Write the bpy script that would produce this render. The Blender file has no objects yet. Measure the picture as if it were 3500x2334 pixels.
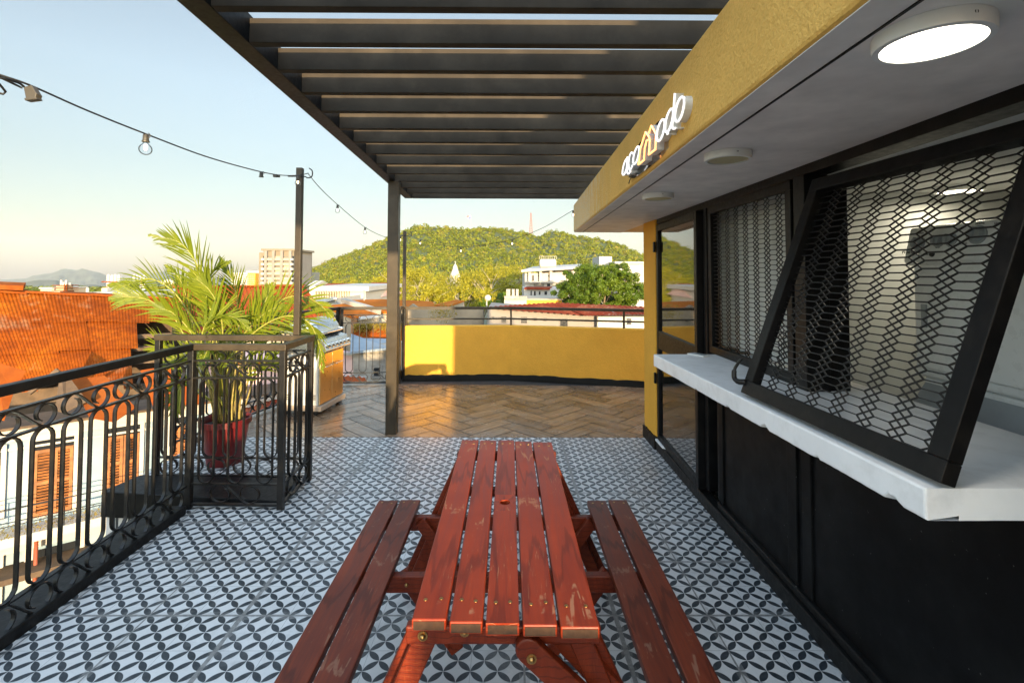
import bpy, bmesh, math, random
from mathutils import Vector, Matrix, Quaternion
random.seed(7)
R_ = math.radians
sc = bpy.context.scene
COL = sc.collection
# ---------------------------------------------------------------- camera
F, YAW, PIT, ROL, PY = 1700.33, -4.61667e-03, 3.40894e-02, -2.93204e-03, 878.197
CAM = Vector((1.28391, -2.46475, 1.65))
MC = Matrix.Rotation(YAW, 3, 'Z') @ Matrix.Rotation(PIT, 3, 'X') @ Matrix.Rotation(ROL, 3, 'Y')
cd = bpy.data.cameras.new('camera'); cam = bpy.data.objects.new('camera', cd); COL.objects.link(cam)
m4 = Matrix((( MC[0][0], MC[0][2], -MC[0][1], CAM[0]), (MC[1][0], MC[1][2], -MC[1][1], CAM[1]), (MC[2][0], MC[2][2], -MC[2][1], CAM[2]), (0, 0, 0, 1)))
cam.matrix_world = m4
cd.sensor_width = 36; cd.lens = F / 3500 * 36; cd.shift_y = -(1167 - PY) / 3500
cd.clip_start = 0.05; cd.clip_end = 30000
sc.camera = cam
K = 1.4887      # measuring scale of the survey

def ray(px, py):
    return MC @ Vector(((px * K - 1750) / F, 1, (PY - py * K) / F))
def aty(px, py, Y):
    d = ray(px, py); t = (Y - CAM.y) / d.y; return CAM + d * t
def atx(px, py, X):
    d = ray(px, py); t = (X - CAM.x) / d.x; return CAM + d * t
def atz(px, py, Z):
    d = ray(px, py); t = (Z - CAM.z) / d.z; return CAM + d * t
def atp(px, py, P0, n):
    d = ray(px, py); t = (P0 - CAM).dot(n) / d.dot(n); return CAM + d * t

# ---------------------------------------------------------------- materials
def nodes(name):
    m = bpy.data.materials.new(name); m.use_nodes = True
    nt = m.node_tree; b = nt.nodes['Principled BSDF']
    return m, nt, b
def N(nt, t, **kw):
    n = nt.nodes.new(t)
    for k, v in kw.items(): setattr(n, k, v)
    return n
def L(nt, a, b): nt.links.new(a, b)
def rgba(c): return (c[0], c[1], c[2], 1)
def math_(nt, op, a, b=None, c=None, clamp=False):
    n = N(nt, 'ShaderNodeMath', operation=op, use_clamp=clamp)
    for i, v in enumerate((a, b, c)):
        if v is None: continue
        if isinstance(v, (int, float)): n.inputs[i].default_value = v
        else: L(nt, v, n.inputs[i])
    return n.outputs[0]
def mixc(nt, f, a, b, blend='MIX'):
    n = N(nt, 'ShaderNodeMix', data_type='RGBA', blend_type=blend)
    for s, v in ((n.inputs[0], f), (n.inputs[6], a), (n.inputs[7], b)):
        if isinstance(v, (int, float)): s.default_value = v
        elif isinstance(v, tuple): s.default_value = rgba(v)
        else: L(nt, v, s)
    return n.outputs[2]
def ramp(nt, f, stops):
    n = N(nt, 'ShaderNodeValToRGB'); e = n.color_ramp.elements
    while len(e) < len(stops): e.new(0.5)
    for i, (p, c) in enumerate(stops):
        e[i].position = p; e[i].color = rgba(c) if isinstance(c, tuple) else (c, c, c, 1)
    L(nt, f, n.inputs[0]); return n.outputs[0]
def coords(nt, scale=(1, 1, 1), kind='Object', rot=(0, 0, 0)):
    tc = N(nt, 'ShaderNodeTexCoord'); mp = N(nt, 'ShaderNodeMapping')
    mp.inputs['Scale'].default_value = scale; mp.inputs['Rotation'].default_value = rot
    L(nt, tc.outputs[kind], mp.inputs[0]); return mp.outputs[0]
def wcoords(nt, scale=(1, 1, 1), rot=(0, 0, 0)):
    g = N(nt, 'ShaderNodeNewGeometry'); mp = N(nt, 'ShaderNodeMapping')
    mp.inputs['Scale'].default_value = scale; mp.inputs['Rotation'].default_value = rot
    L(nt, g.outputs['Position'], mp.inputs[0]); return mp.outputs[0]
def noise(nt, vec, scale, detail=4, rough=.55, dist=0):
    n = N(nt, 'ShaderNodeTexNoise'); n.inputs['Scale'].default_value = scale
    n.inputs['Detail'].default_value = detail; n.inputs['Roughness'].default_value = rough
    n.inputs['Distortion'].default_value = dist
    L(nt, vec, n.inputs['Vector']); return n.outputs['Fac']
def bump(nt, b, h, strength=.3, dist=.01):
    n = N(nt, 'ShaderNodeBump'); n.inputs['Strength'].default_value = strength; n.inputs['Distance'].default_value = dist
    L(nt, h, n.inputs['Height']); L(nt, n.outputs[0], b.inputs['Normal'])
def rnd(nt):
    return N(nt, 'ShaderNodeNewGeometry').outputs['Random Per Island']

def plain(name, c, rough=.5, metal=0, var=.12, vscale=6, bumpy=0, bscale=60, dirt=None, dscale=2.5, damt=.5, spec=.5, specks=None):
    m, nt, b = nodes(name)
    v = wcoords(nt); n1 = noise(nt, v, vscale)
    lo = tuple(x * (1 - var) for x in c); hi = tuple(min(1, x * (1 + var)) for x in c)
    col = ramp(nt, n1, [(.3, lo), (.7, hi)])
    if dirt:
        n2 = noise(nt, v, dscale, 8, .65)
        f = ramp(nt, n2, [(.48, 0.0), (.72, damt)])
        col = mixc(nt, f, col, dirt)
    if specks: col = mixc(nt, ramp(nt, noise(nt, v, 75, 2, .4), [(.76, 0.0), (.79, 1.0)]), col, specks)
    L(nt, col, b.inputs['Base Color'])
    b.inputs['Metallic'].default_value = metal
    r = ramp(nt, noise(nt, v, vscale * 3), [(.3, max(0.02, rough - .08)), (.7, min(1, rough + .08))])
    L(nt, r, b.inputs['Roughness'])
    if bumpy: bump(nt, b, noise(nt, v, bscale, 3), bumpy, .004)
    b.inputs['Specular IOR Level'].default_value = spec
    return m

def emit(name, c, s, base=(.8, .8, .8)):
    m, nt, b = nodes(name)
    b.inputs['Base Color'].default_value = rgba(base)
    b.inputs['Emission Color'].default_value = rgba(c); b.inputs['Emission Strength'].default_value = s
    return m

def tile_mat():
    m, nt, b = nodes('patterned_tile')
    tc = N(nt, 'ShaderNodeTexCoord'); sx = N(nt, 'ShaderNodeSeparateXYZ'); L(nt, tc.outputs['Object'], sx.inputs[0])
    x, y = sx.outputs[0], sx.outputs[1]
    vv = tc.outputs['Object']
    bb = .05625
    p = math_(nt, 'MULTIPLY', math_(nt, 'ADD', x, y), 1 / (2 * bb))
    q = math_(nt, 'MULTIPLY', math_(nt, 'SUBTRACT', x, y), 1 / (2 * bb))
    ap = math_(nt, 'ABSOLUTE', math_(nt, 'SUBTRACT', math_(nt, 'FRACT', p), .5))
    aq = math_(nt, 'ABSOLUTE', math_(nt, 'SUBTRACT', math_(nt, 'FRACT', q), .5))
    def hyp(a, c):
        return math_(nt, 'SQRT', math_(nt, 'ADD', math_(nt, 'MULTIPLY', a, a), math_(nt, 'MULTIPLY', c, c)))
    d1 = hyp(math_(nt, 'SUBTRACT', 1.072, ap), aq); d2 = hyp(ap, math_(nt, 'SUBTRACT', 1.072, aq))
    dm = math_(nt, 'MINIMUM', d1, d2)
    wob = math_(nt, 'MULTIPLY', math_(nt, 'SUBTRACT', noise(nt, vv, 160, 2), .5), .012)
    dm = math_(nt, 'ADD', dm, wob)
    petal = N(nt, 'ShaderNodeMapRange'); L(nt, dm, petal.inputs[0])
    petal.inputs[1].default_value = .744; petal.inputs[2].default_value = .757; petal.inputs[3].default_value = 1; petal.inputs[4].default_value = 0
    pf = petal.outputs[0]
    n1 = noise(nt, vv, 3, 6, .6); n2 = noise(nt, vv, 45, 5, .7); n3 = noise(nt, vv, 1.1, 4, .6)
    # per-tile shade
    wn = N(nt, 'ShaderNodeTexWhiteNoise', noise_dimensions='2D')
    cmb = N(nt, 'ShaderNodeCombineXYZ')
    L(nt, math_(nt, 'FLOOR', math_(nt, 'MULTIPLY', x, 1 / .45)), cmb.inputs[0]); L(nt, math_(nt, 'FLOOR', math_(nt, 'MULTIPLY', y, 1 / .45)), cmb.inputs[1])
    L(nt, cmb.outputs[0], wn.inputs[0])
    white = ramp(nt, n1, [(.25, (.53, .52, .50)), (.75, (.66, .65, .63))])
    white = mixc(nt, ramp(nt, n2, [(.55, 0.0), (.8, .35)]), white, (.38, .37, .36))
    white = mixc(nt, math_(nt, 'MULTIPLY', wn.outputs[0], .30), white, (.42, .41, .40))
    dark = ramp(nt, n2, [(.3, (.012, .017, .022)), (.75, (.045, .055, .063))])
    dark = mixc(nt, ramp(nt, n1, [(.5, 0.0), (.8, .4)]), dark, (.08, .09, .10))
    col = mixc(nt, pf, white, dark)
    # grime patches
    col = mixc(nt, ramp(nt, noise(nt, vv, 2.2, 9, .72), [(.55, 0.0), (.72, .55)]), col, (.20, .20, .195))
    # joints
    def joint(c, per, w):
        f = math_(nt, 'ABSOLUTE', math_(nt, 'SUBTRACT', math_(nt, 'FRACT', math_(nt, 'ADD', math_(nt, 'MULTIPLY', c, 1 / per), .5)), .5))
        d = math_(nt, 'MULTIPLY', f, per)
        ww = math_(nt, 'MULTIPLY', math_(nt, 'ADD', math_(nt, 'MULTIPLY', noise(nt, vv, 9, 3), 1.2), .4), w)
        return math_(nt, 'LESS_THAN', d, ww)
    big = math_(nt, 'MAXIMUM', joint(x, .45, .0044), joint(y, .45, .0068))
    wide = math_(nt, 'MAXIMUM', joint(math_(nt, 'ADD', x, .0), 1.8, .011), 0)
    thin = math_(nt, 'MAXIMUM', joint(x, .225, .0008), joint(y, .225, .0008))
    jcol = ramp(nt, n2, [(.3, (.10, .10, .095)), (.7, (.27, .26, .245))])
    nj = math_(nt, 'MULTIPLY', math_(nt, 'MAXIMUM', joint(x, .45, .022), joint(y, .45, .026)), ramp(nt, noise(nt, vv, 7, 6, .7), [(.46, 0.0), (.66, .6)]))
    col = mixc(nt, nj, col, (.26, .25, .235))
    col = mixc(nt, math_(nt, 'MULTIPLY', thin, .75), col, (.10, .10, .10))
    col = mixc(nt, math_(nt, 'MULTIPLY', math_(nt, 'MAXIMUM', big, wide), .92), col, jcol)
    L(nt, col, b.inputs['Base Color'])
    L(nt, ramp(nt, n1, [(.3, .30), (.7, .52)]), b.inputs['Roughness'])
    h = math_(nt, 'SUBTRACT', math_(nt, 'MULTIPLY', n2, .15), math_(nt, 'MAXIMUM', big, wide))
    bump(nt, b, h, .35, .003)
    return m

def plank_floor_mat():
    m, nt, b = nodes('wood_look_tile')
    uv = N(nt, 'ShaderNodeUVMap'); r = rnd(nt)
    mp = N(nt, 'ShaderNodeMapping'); mp.inputs['Scale'].default_value = (3, 42, 1); L(nt, uv.outputs[0], mp.inputs[0])
    off = N(nt, 'ShaderNodeCombineXYZ'); L(nt, math_(nt, 'MULTIPLY', r, 37.0), off.inputs[0]); L(nt, math_(nt, 'MULTIPLY', r, 91.0), off.inputs[1])
    add = N(nt, 'ShaderNodeVectorMath', operation='ADD'); L(nt, mp.outputs[0], add.inputs[0]); L(nt, off.outputs[0], add.inputs[1])
    g = noise(nt, add.outputs[0], 1.0, 6, .62, .6)
    col = ramp(nt, g, [(.28, (.105, .060, .032)), (.5, (.195, .122, .072)), (.72, (.31, .215, .14))])
    tint = ramp(nt, r, [(0.0, (.58, .58, .62)), (.5, (1, 1, 1)), (1.0, (1.45, 1.34, 1.2))])
    col = mixc(nt, 1.0, col, tint, 'MULTIPLY')
    w = wcoords(nt); col = mixc(nt, ramp(nt, noise(nt, w, 1.3, 6, .65), [(.45, 0.0), (.75, .45)]), col, (.30, .26, .22))
    L(nt, col, b.inputs['Base Color'])
    L(nt, ramp(nt, noise(nt, w, 4, 5), [(.3, .15), (.7, .32)]), b.inputs['Roughness'])
    bump(nt, b, g, .12, .002)
    return m

def stucco(name, c, streak=None, bs=.55, sc_=70):
    m, nt, b = nodes(name)
    v = wcoords(nt)
    n1 = noise(nt, v, 2.2, 6, .6)
    col = ramp(nt, n1, [(.25, tuple(x * .86 for x in c)), (.75, tuple(min(1, x * 1.08) for x in c))])
    col = mixc(nt, ramp(nt, noise(nt, v, 90, 3), [(.35, .35), (.6, 0.0)]), col, tuple(x * .72 for x in c))
    if streak:
        # pale lime deposit running down the end of the fascia
        v2 = wcoords(nt, (1, 9, 1.5)); s = noise(nt, v2, 2.0, 6, .7)
        sp = N(nt, 'ShaderNodeSeparateXYZ'); L(nt, v, sp.inputs[0])
        my = N(nt, 'ShaderNodeMapRange'); L(nt, sp.outputs[1], my.inputs[0]); my.inputs[1].default_value = .6; my.inputs[2].default_value = 3.0; my.inputs[3].default_value = -.22; my.inputs[4].default_value = .16
        f = ramp(nt, math_(nt, 'ADD', s, my.outputs[0]), [(.44, 0.0), (.56, .85)])
        fine = ramp(nt, noise(nt, v, 140, 2), [(.42, 0.0), (.55, 1.0)])
        col = mixc(nt, math_(nt, 'MULTIPLY', f, fine), col, streak)
    L(nt, col, b.inputs['Base Color']); b.inputs['Roughness'].default_value = .8; b.inputs['Specular IOR Level'].default_value = .2
    h = math_(nt, 'ADD', noise(nt, v, sc_, 3, .6, .4), math_(nt, 'MULTIPLY', noise(nt, v, sc_ * .3, 2), .6))
    bump(nt, b, h, bs, .012)
    return m

def wood_paint(name, base, dark, worn, amt=.5, axis=(26, 1.7, 26)):
    m, nt, b = nodes(name)
    v = wcoords(nt); r = rnd(nt)
    off = N(nt, 'ShaderNodeCombineXYZ'); L(nt, math_(nt, 'MULTIPLY', r, 13.0), off.inputs[1])
    add = N(nt, 'ShaderNodeVectorMath', operation='ADD'); L(nt, v, add.inputs[0]); L(nt, off.outputs[0], add.inputs[1])
    mp = N(nt, 'ShaderNodeMapping'); mp.inputs['Scale'].default_value = axis; L(nt, add.outputs[0], mp.inputs[0])
    g = noise(nt, mp.outputs[0], 1.0, 6, .65, 1.0)
    col = ramp(nt, g, [(.3, dark), (.62, base)])
    big = noise(nt, add.outputs[0], 3.2, 4, .6)
    col = mixc(nt, ramp(nt, big, [(.40, 0.0), (.7, .65)]), col, dark)
    # long fine grain rings
    wv = N(nt, 'ShaderNodeTexWave', wave_type='RINGS', rings_direction='X'); wv.inputs['Scale'].default_value = 1.1; wv.inputs['Distortion'].default_value = 5.5; wv.inputs['Detail'].default_value = 3; wv.inputs['Detail Scale'].default_value = .9
    mp2 = N(nt, 'ShaderNodeMapping'); mp2.inputs['Scale'].default_value = (18, 1.3, 18); L(nt, add.outputs[0], mp2.inputs[0]); L(nt, mp2.outputs[0], wv.inputs[0])
    line = ramp(nt, wv.outputs['Fac'], [(.0, 1.0), (.10, 0.0)])
    col = mixc(nt, math_(nt, 'MULTIPLY', line, .55), col, tuple(x * .45 for x in dark))
    # paint rubbed off along the grain
    mp3 = N(nt, 'ShaderNodeMapping'); mp3.inputs['Scale'].default_value = (axis[0] * 8.5, axis[1] * 7, axis[2] * 8.5); L(nt, add.outputs[0], mp3.inputs[0])
    sc1 = noise(nt, mp3.outputs[0], 1.0, 5, .6, .8)
    msk = noise(nt, add.outputs[0], 4.5, 4, .65)
    f = math_(nt, 'MULTIPLY', ramp(nt, sc1, [(.615, 0.0), (.645, 1.0)]), ramp(nt, msk, [(.53, 0.0), (.62, amt)]))
    wl = math_(nt, 'MULTIPLY', ramp(nt, wv.outputs['Fac'], [(.975, 0.0), (.992, 1.0)]), ramp(nt, noise(nt, add.outputs[0], 6.5, 4, .7), [(.52, 0.0), (.58, amt)]))
    f = math_(nt, 'MAXIMUM', f, wl)
    col = mixc(nt, f, col, worn)
    L(nt, col, b.inputs['Base Color'])
    L(nt, ramp(nt, math_(nt, 'ADD', math_(nt, 'MULTIPLY', f, .4), math_(nt, 'MULTIPLY', g, .5)), [(.15, .34), (.6, .66)]), b.inputs['Roughness'])
    b.inputs['Specular IOR Level'].default_value = .28
    bump(nt, b, math_(nt, 'ADD', g, math_(nt, 'MULTIPLY', line, -.5)), .22, .002)
    return m

def rust(name, a, b_, c, grey=None, scale=1.2):
    m, nt, b = nodes(name)
    v = wcoords(nt)
    n1 = noise(nt, v, scale, 8, .68); n2 = noise(nt, v, scale * 7, 6, .7)
    col = ramp(nt, n1, [(.28, a), (.5, b_), (.72, c)])
    col = mixc(nt, ramp(nt, n2, [(.4, .55), (.62, 0.0)]), col, a)
    col = mixc(nt, math_(nt, 'MULTIPLY', rnd(nt), .4), col, tuple(x * .6 for x in b_))
    if grey:
        f = ramp(nt, math_(nt, 'ADD', math_(nt, 'MULTIPLY', noise(nt, v, scale * .8, 6, .7), .7), math_(nt, 'MULTIPLY', n2, .3)), [(.56, 0.0), (.66, .6)])
        col = mixc(nt, f, col, grey)
    L(nt, col, b.inputs['Base Color']); b.inputs['Roughness'].default_value = .85; b.inputs['Specular IOR Level'].default_value = .08
    bump(nt, b, n2, .25, .01)
    return m

def leaf_mat(name, cs, rough=.5, trans=.25, isl=.5, ns=.35):
    m, nt, b = nodes(name)
    r = rnd(nt)
    stops = [(i / (len(cs) - 1), c) for i, c in enumerate(cs)]
    col = ramp(nt, r, stops)
    col = mixc(nt, isl, ramp(nt, noise(nt, wcoords(nt), ns, 4), [(.28 + .44 * i / (len(cs) - 1), c) for i, c in enumerate(cs)]), col)
    L(nt, col, b.inputs['Base Color']); b.inputs['Roughness'].default_value = rough; b.inputs['Specular IOR Level'].default_value = .25
    tr = N(nt, 'ShaderNodeBsdfTranslucent'); L(nt, mixc(nt, 1.0, col, (1.2, 1.25, .6), 'MULTIPLY'), tr.inputs[0])
    mx = N(nt, 'ShaderNodeMixShader'); mx.inputs[0].default_value = trans
    out = nt.nodes['Material Output']
    L(nt, b.outputs[0], mx.inputs[1]); L(nt, tr.outputs[0], mx.inputs[2]); L(nt, mx.outputs[0], out.inputs[0])
    return m

def glass_mat(name, tint=(1, 1, 1), rough=0.0, clear=.75, ior=1.5, k=1.6):
    # thin pane: mirror reflection by fresnel over clear transmission
    m, nt, b = nodes(name)
    nt.nodes.remove(b)
    fr = N(nt, 'ShaderNodeFresnel'); fr.inputs[0].default_value = ior
    gl = N(nt, 'ShaderNodeBsdfGlossy'); gl.inputs['Roughness'].default_value = rough
    tp = N(nt, 'ShaderNodeBsdfTransparent'); tp.inputs[0].default_value = rgba(tuple(clear * x for x in tint))
    mx = N(nt, 'ShaderNodeMixShader'); L(nt, math_(nt, 'MULTIPLY', fr.outputs[0], k, clamp=True), mx.inputs[0])
    L(nt, tp.outputs[0], mx.inputs[1]); L(nt, gl.outputs[0], mx.inputs[2])
    L(nt, mx.outputs[0], nt.nodes['Material Output'].inputs[0])
    return m

M = {}
M['tile'] = tile_mat()
M['plank'] = plank_floor_mat()
M['grout'] = plain('grout', (.035, .032, .03), .8)
M['yellow'] = stucco('yellow_stucco', (.84, .415, .052))
M['fascia'] = stucco('yellow_fascia', (.86, .50, .125), streak=(.74, .66, .46))
M['soffit'] = plain('soffit_paint', (.78, .74, .70), .75, bumpy=.15, bscale=50)
M['white_counter'] = plain('white_counter_paint', (.84, .83, .82), .42, var=.04, bumpy=.12, bscale=35, dirt=(.42, .39, .35), dscale=9, damt=.28)
M['interior'] = plain('interior_wall', (.58, .59, .57), .7, var=.04)
M['black'] = plain('black_metal', (.004, .004, .0045), .45, var=.25, vscale=14, bumpy=.08, bscale=80, dirt=(.016, .014, .012), dscale=9, damt=.7, spec=.18)
M['iron'] = plain('wrought_iron', (.009, .0085, .0085), .38, var=.3, vscale=30, bumpy=.25, bscale=120, dirt=(.035, .028, .02), dscale=12, damt=.5, spec=.3)
M['steel_post'] = plain('brown_black_steel', (.036, .026, .015), .42, var=.2, vscale=5, bumpy=.1, dirt=(.08, .058, .032), dscale=4, damt=.6, spec=.3)
M['rafter'] = plain('rafter_steel', (.040, .031, .022), .65, var=.25, vscale=4, bumpy=.1, dirt=(.085, .065, .045), dscale=5, damt=.5, spec=.1)
M['black_panel'] = plain('black_panel_paint', (.0035, .0035, .0038), .5, var=.2, vscale=3, bumpy=.08, bscale=30, spec=.12, dirt=(.011, .011, .011), dscale=3, damt=.8, specks=(.10, .10, .095))
M['black_skirting_worn'] = plain('black_skirting_worn', (.005, .005, .005), .5, var=.2, bumpy=.4, bscale=40, spec=.25, specks=(.16, .15, .14))
M['black_skirt'] = plain('black_skirting_paint', (.005, .005, .005), .5, var=.2, bumpy=.4, bscale=40, spec=.25)
M['table'] = wood_paint('red_table_paint', (.31, .033, .005), (.18, .017, .004), (.44, .23, .12), .5)
M['seat'] = wood_paint('seat_paint', (.155, .027, .009), (.078, .013, .006), (.28, .16, .10), .42)
M['leg'] = wood_paint('stained_leg', (.17, .022, .005), (.09, .011, .003), (.28, .09, .03), .3, (26, 8, 3))
M['endgrain'] = plain('end_grain', (.045, .018, .006), .8, var=.4, vscale=40)
M['brass'] = plain('aged_brass_bolt', (.38, .22, .08), .35, 1)
M['stainless'] = plain('stainless_steel', (.72, .70, .66), .20, 1, var=.05)
M['stainless_brushed'] = plain('brushed_steel', (.72, .52, .26), .34, 1, var=.06)
M['grill_side'] = plain('grill_side_enamel', (.60, .57, .52), .4)
M['grill_base'] = plain('grill_base_paint', (.38, .30, .23), .4)
M['rubber'] = plain('black_rubber', (.012, .012, .012), .7)
M['pot'] = plain('red_plastic_pot', (.11, .005, .005), .45, var=.1)
M['soil'] = plain('soil', (.03, .02, .012), .9)
M['cane'] = plain('palm_cane', (.26, .20, .05), .55, var=.4, vscale=20, dirt=(.16, .08, .03), dscale=25, damt=.8)
M['rachis'] = plain('palm_rachis', (.26, .25, .04), .5)
M['frond'] = leaf_mat('palm_leaflet', [(.05, .08, .005), (.13, .165, .010), (.22, .235, .016)], .42, .28)
M['white_plastic'] = plain('white_plastic', (.74, .74, .72), .35, var=.03)
M['lamp_off'] = plain('unlit_diffuser', (.50, .44, .24), .45, var=.03)
M['lamp_on'] = emit('lit_diffuser', (1, .93, .78), 2.0)
M['lamp_in'] = emit('lit_room_diffuser', (1, .90, .66), 1.5)
M['neon_white'] = emit('white_neon', (1, .98, .95), .35)
M['neon_orange'] = emit('orange_neon', (1, .34, .07), .9)
M['acrylic'] = glass_mat('clear_acrylic', (.95, .93, .9), .05, .9)
M['glass'] = glass_mat('door_glass', (.82, .84, .82), 0.03, .8, 1.5, 2.3)
M['bulb_glass'] = glass_mat('bulb_glass', (1, 1, 1), 0.0, .97, 1.18)
M['filament'] = emit('filament', (1, .72, .35), 4)
M['socket'] = plain('socket_plastic', (.05, .042, .030), .5)
M['cable'] = plain('cable_rubber', (.018, .016, .014), .5)
M['appliance'] = plain('white_enamel', (.80, .82, .82), .3, var=.03)
M['appliance_grey'] = plain('grey_plastic', (.33, .36, .38), .4)
M['ink'] = plain('print_ink', (.03, .03, .03), .6)
M['curtain'] = plain('white_curtain', (.72, .71, .67), .8, var=.05)
M['towel'] = plain('dark_towel', (.12, .12, .11), .95, bumpy=.4)
# city
M['rust'] = rust('rusted_iron_sheet', (.085, .015, .003), (.26, .055, .003), (.36, .10, .006), (.22, .14, .08), 1.0)
M['rust_flat'] = rust('rusted_flat_sheet', (.17, .035, .008), (.27, .065, .010), (.33, .11, .025), None, .7)
M['red_roof'] = rust('red_iron_sheet', (.22, .038, .010), (.31, .058, .012), (.36, .09, .02), None, .5)
M['orange_roof'] = rust('orange_tile_roof', (.34, .08, .010), (.45, .13, .014), (.52, .19, .03), None, .35)
M['dark_red_roof'] = rust('dark_red_roof_sheet', (.15, .025, .012), (.24, .042, .018), (.46, .20, .09), (.45, .36, .27), .6)
M['blue_wall'] = plain('pale_blue_plaster', (.21, .285, .335), .8, var=.12, vscale=.8, dirt=(.40, .40, .375), dscale=1.6, damt=.8, bumpy=.2, bscale=20)
M['white_wall'] = plain('white_plaster', (.43, .40, .355), .8, var=.06, vscale=.6, dirt=(.5, .45, .38), dscale=.8, damt=.3)
M['cream_wall'] = plain('cream_plaster', (.38, .31, .22), .8, var=.08, vscale=.5, dirt=(.42, .34, .24), dscale=.7, damt=.4)
M['grey_wall'] = plain('grey_plaster', (.21, .185, .16), .85, var=.06, vscale=.5)
M['stained_wall'] = plain('stained_concrete', (.36, .32, .27), .9, var=.2, vscale=.7, dirt=(.05, .045, .04), dscale=.9, damt=.85)
M['brown_wall'] = plain('weathered_concrete', (.27, .21, .14), .9, var=.2, vscale=.6, dirt=(.12, .09, .06), dscale=.8, damt=.7)
M['pink_wall'] = plain('pink_plaster', (.62, .42, .38), .85, var=.08, vscale=.6, dirt=(.40, .16, .14), dscale=.9, damt=.5)
M['tower_wall'] = plain('tower_concrete', (.18, .145, .10), .85, var=.1, vscale=.12)
M['blue_roof'] = plain('grey_blue_roof', (.20, .24, .28), .6, var=.15, vscale=.5)
M['dark_glass'] = plain('dark_window', (.015, .017, .02), .15)
M['pale_glass'] = plain('pale_window', (.15, .135, .11), .3)
M['shutter'] = plain('wood_shutter', (.26, .095, .025), .65, var=.5, vscale=5, dirt=(.12, .05, .02), dscale=6, damt=.6)
M['door_brown'] = plain('brown_board', (.22, .10, .035), .7, var=.3, vscale=3)
M['timber'] = plain('old_timber', (.085, .052, .028), .8, var=.35, vscale=4)
M['pipe'] = plain('rust_red_pipe', (.30, .07, .03), .6)
M['asphalt'] = plain('street_asphalt', (.05, .05, .05), .9, vscale=.4)
M['ground'] = plain('city_ground', (.12, .12, .07), .95, var=.4, vscale=.02, dirt=(.20, .16, .11), dscale=.01, damt=.8)
M['bark'] = plain('bark', (.20, .15, .09), .9, var=.3)
M['pale_bark'] = plain('pale_bark', (.34, .28, .18), .85, var=.2)
M['leaf_big'] = leaf_mat('dense_leaf', [(.030, .065, .004), (.075, .125, .008), (.15, .20, .013)], .45, .25)
M['leaf_yellow'] = leaf_mat('yellow_green_leaf', [(.14, .14, .008), (.28, .25, .014), (.40, .34, .03)], .6, .25)
M['leaf_hill'] = leaf_mat('hill_leaf', [(.045, .068, .006), (.125, .155, .010), (.22, .235, .016), (.31, .19, .04)], .8, .25, .38, .10)
M['weeds'] = leaf_mat('dry_weeds', [(.20, .14, .02), (.30, .20, .03), (.16, .17, .03)], .7, .3)
M['hill_soil'] = plain('hill_floor', (.06, .075, .02), .95, var=.3, vscale=.02)
M['mountain'] = plain('far_forest', (.075, .085, .05), .95, var=.4, vscale=.004, dirt=(.16, .14, .09), dscale=.003, damt=.6)
M['flag_red'] = plain('flag_red', (.6, .03, .03), .8); M['flag_blue'] = plain('flag_blue', (.03, .06, .35), .8); M['flag_white'] = plain('flag_white', (.8, .8, .8), .8)
M['mast'] = plain('mast_paint', (.30, .10, .07), .6)
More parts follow.
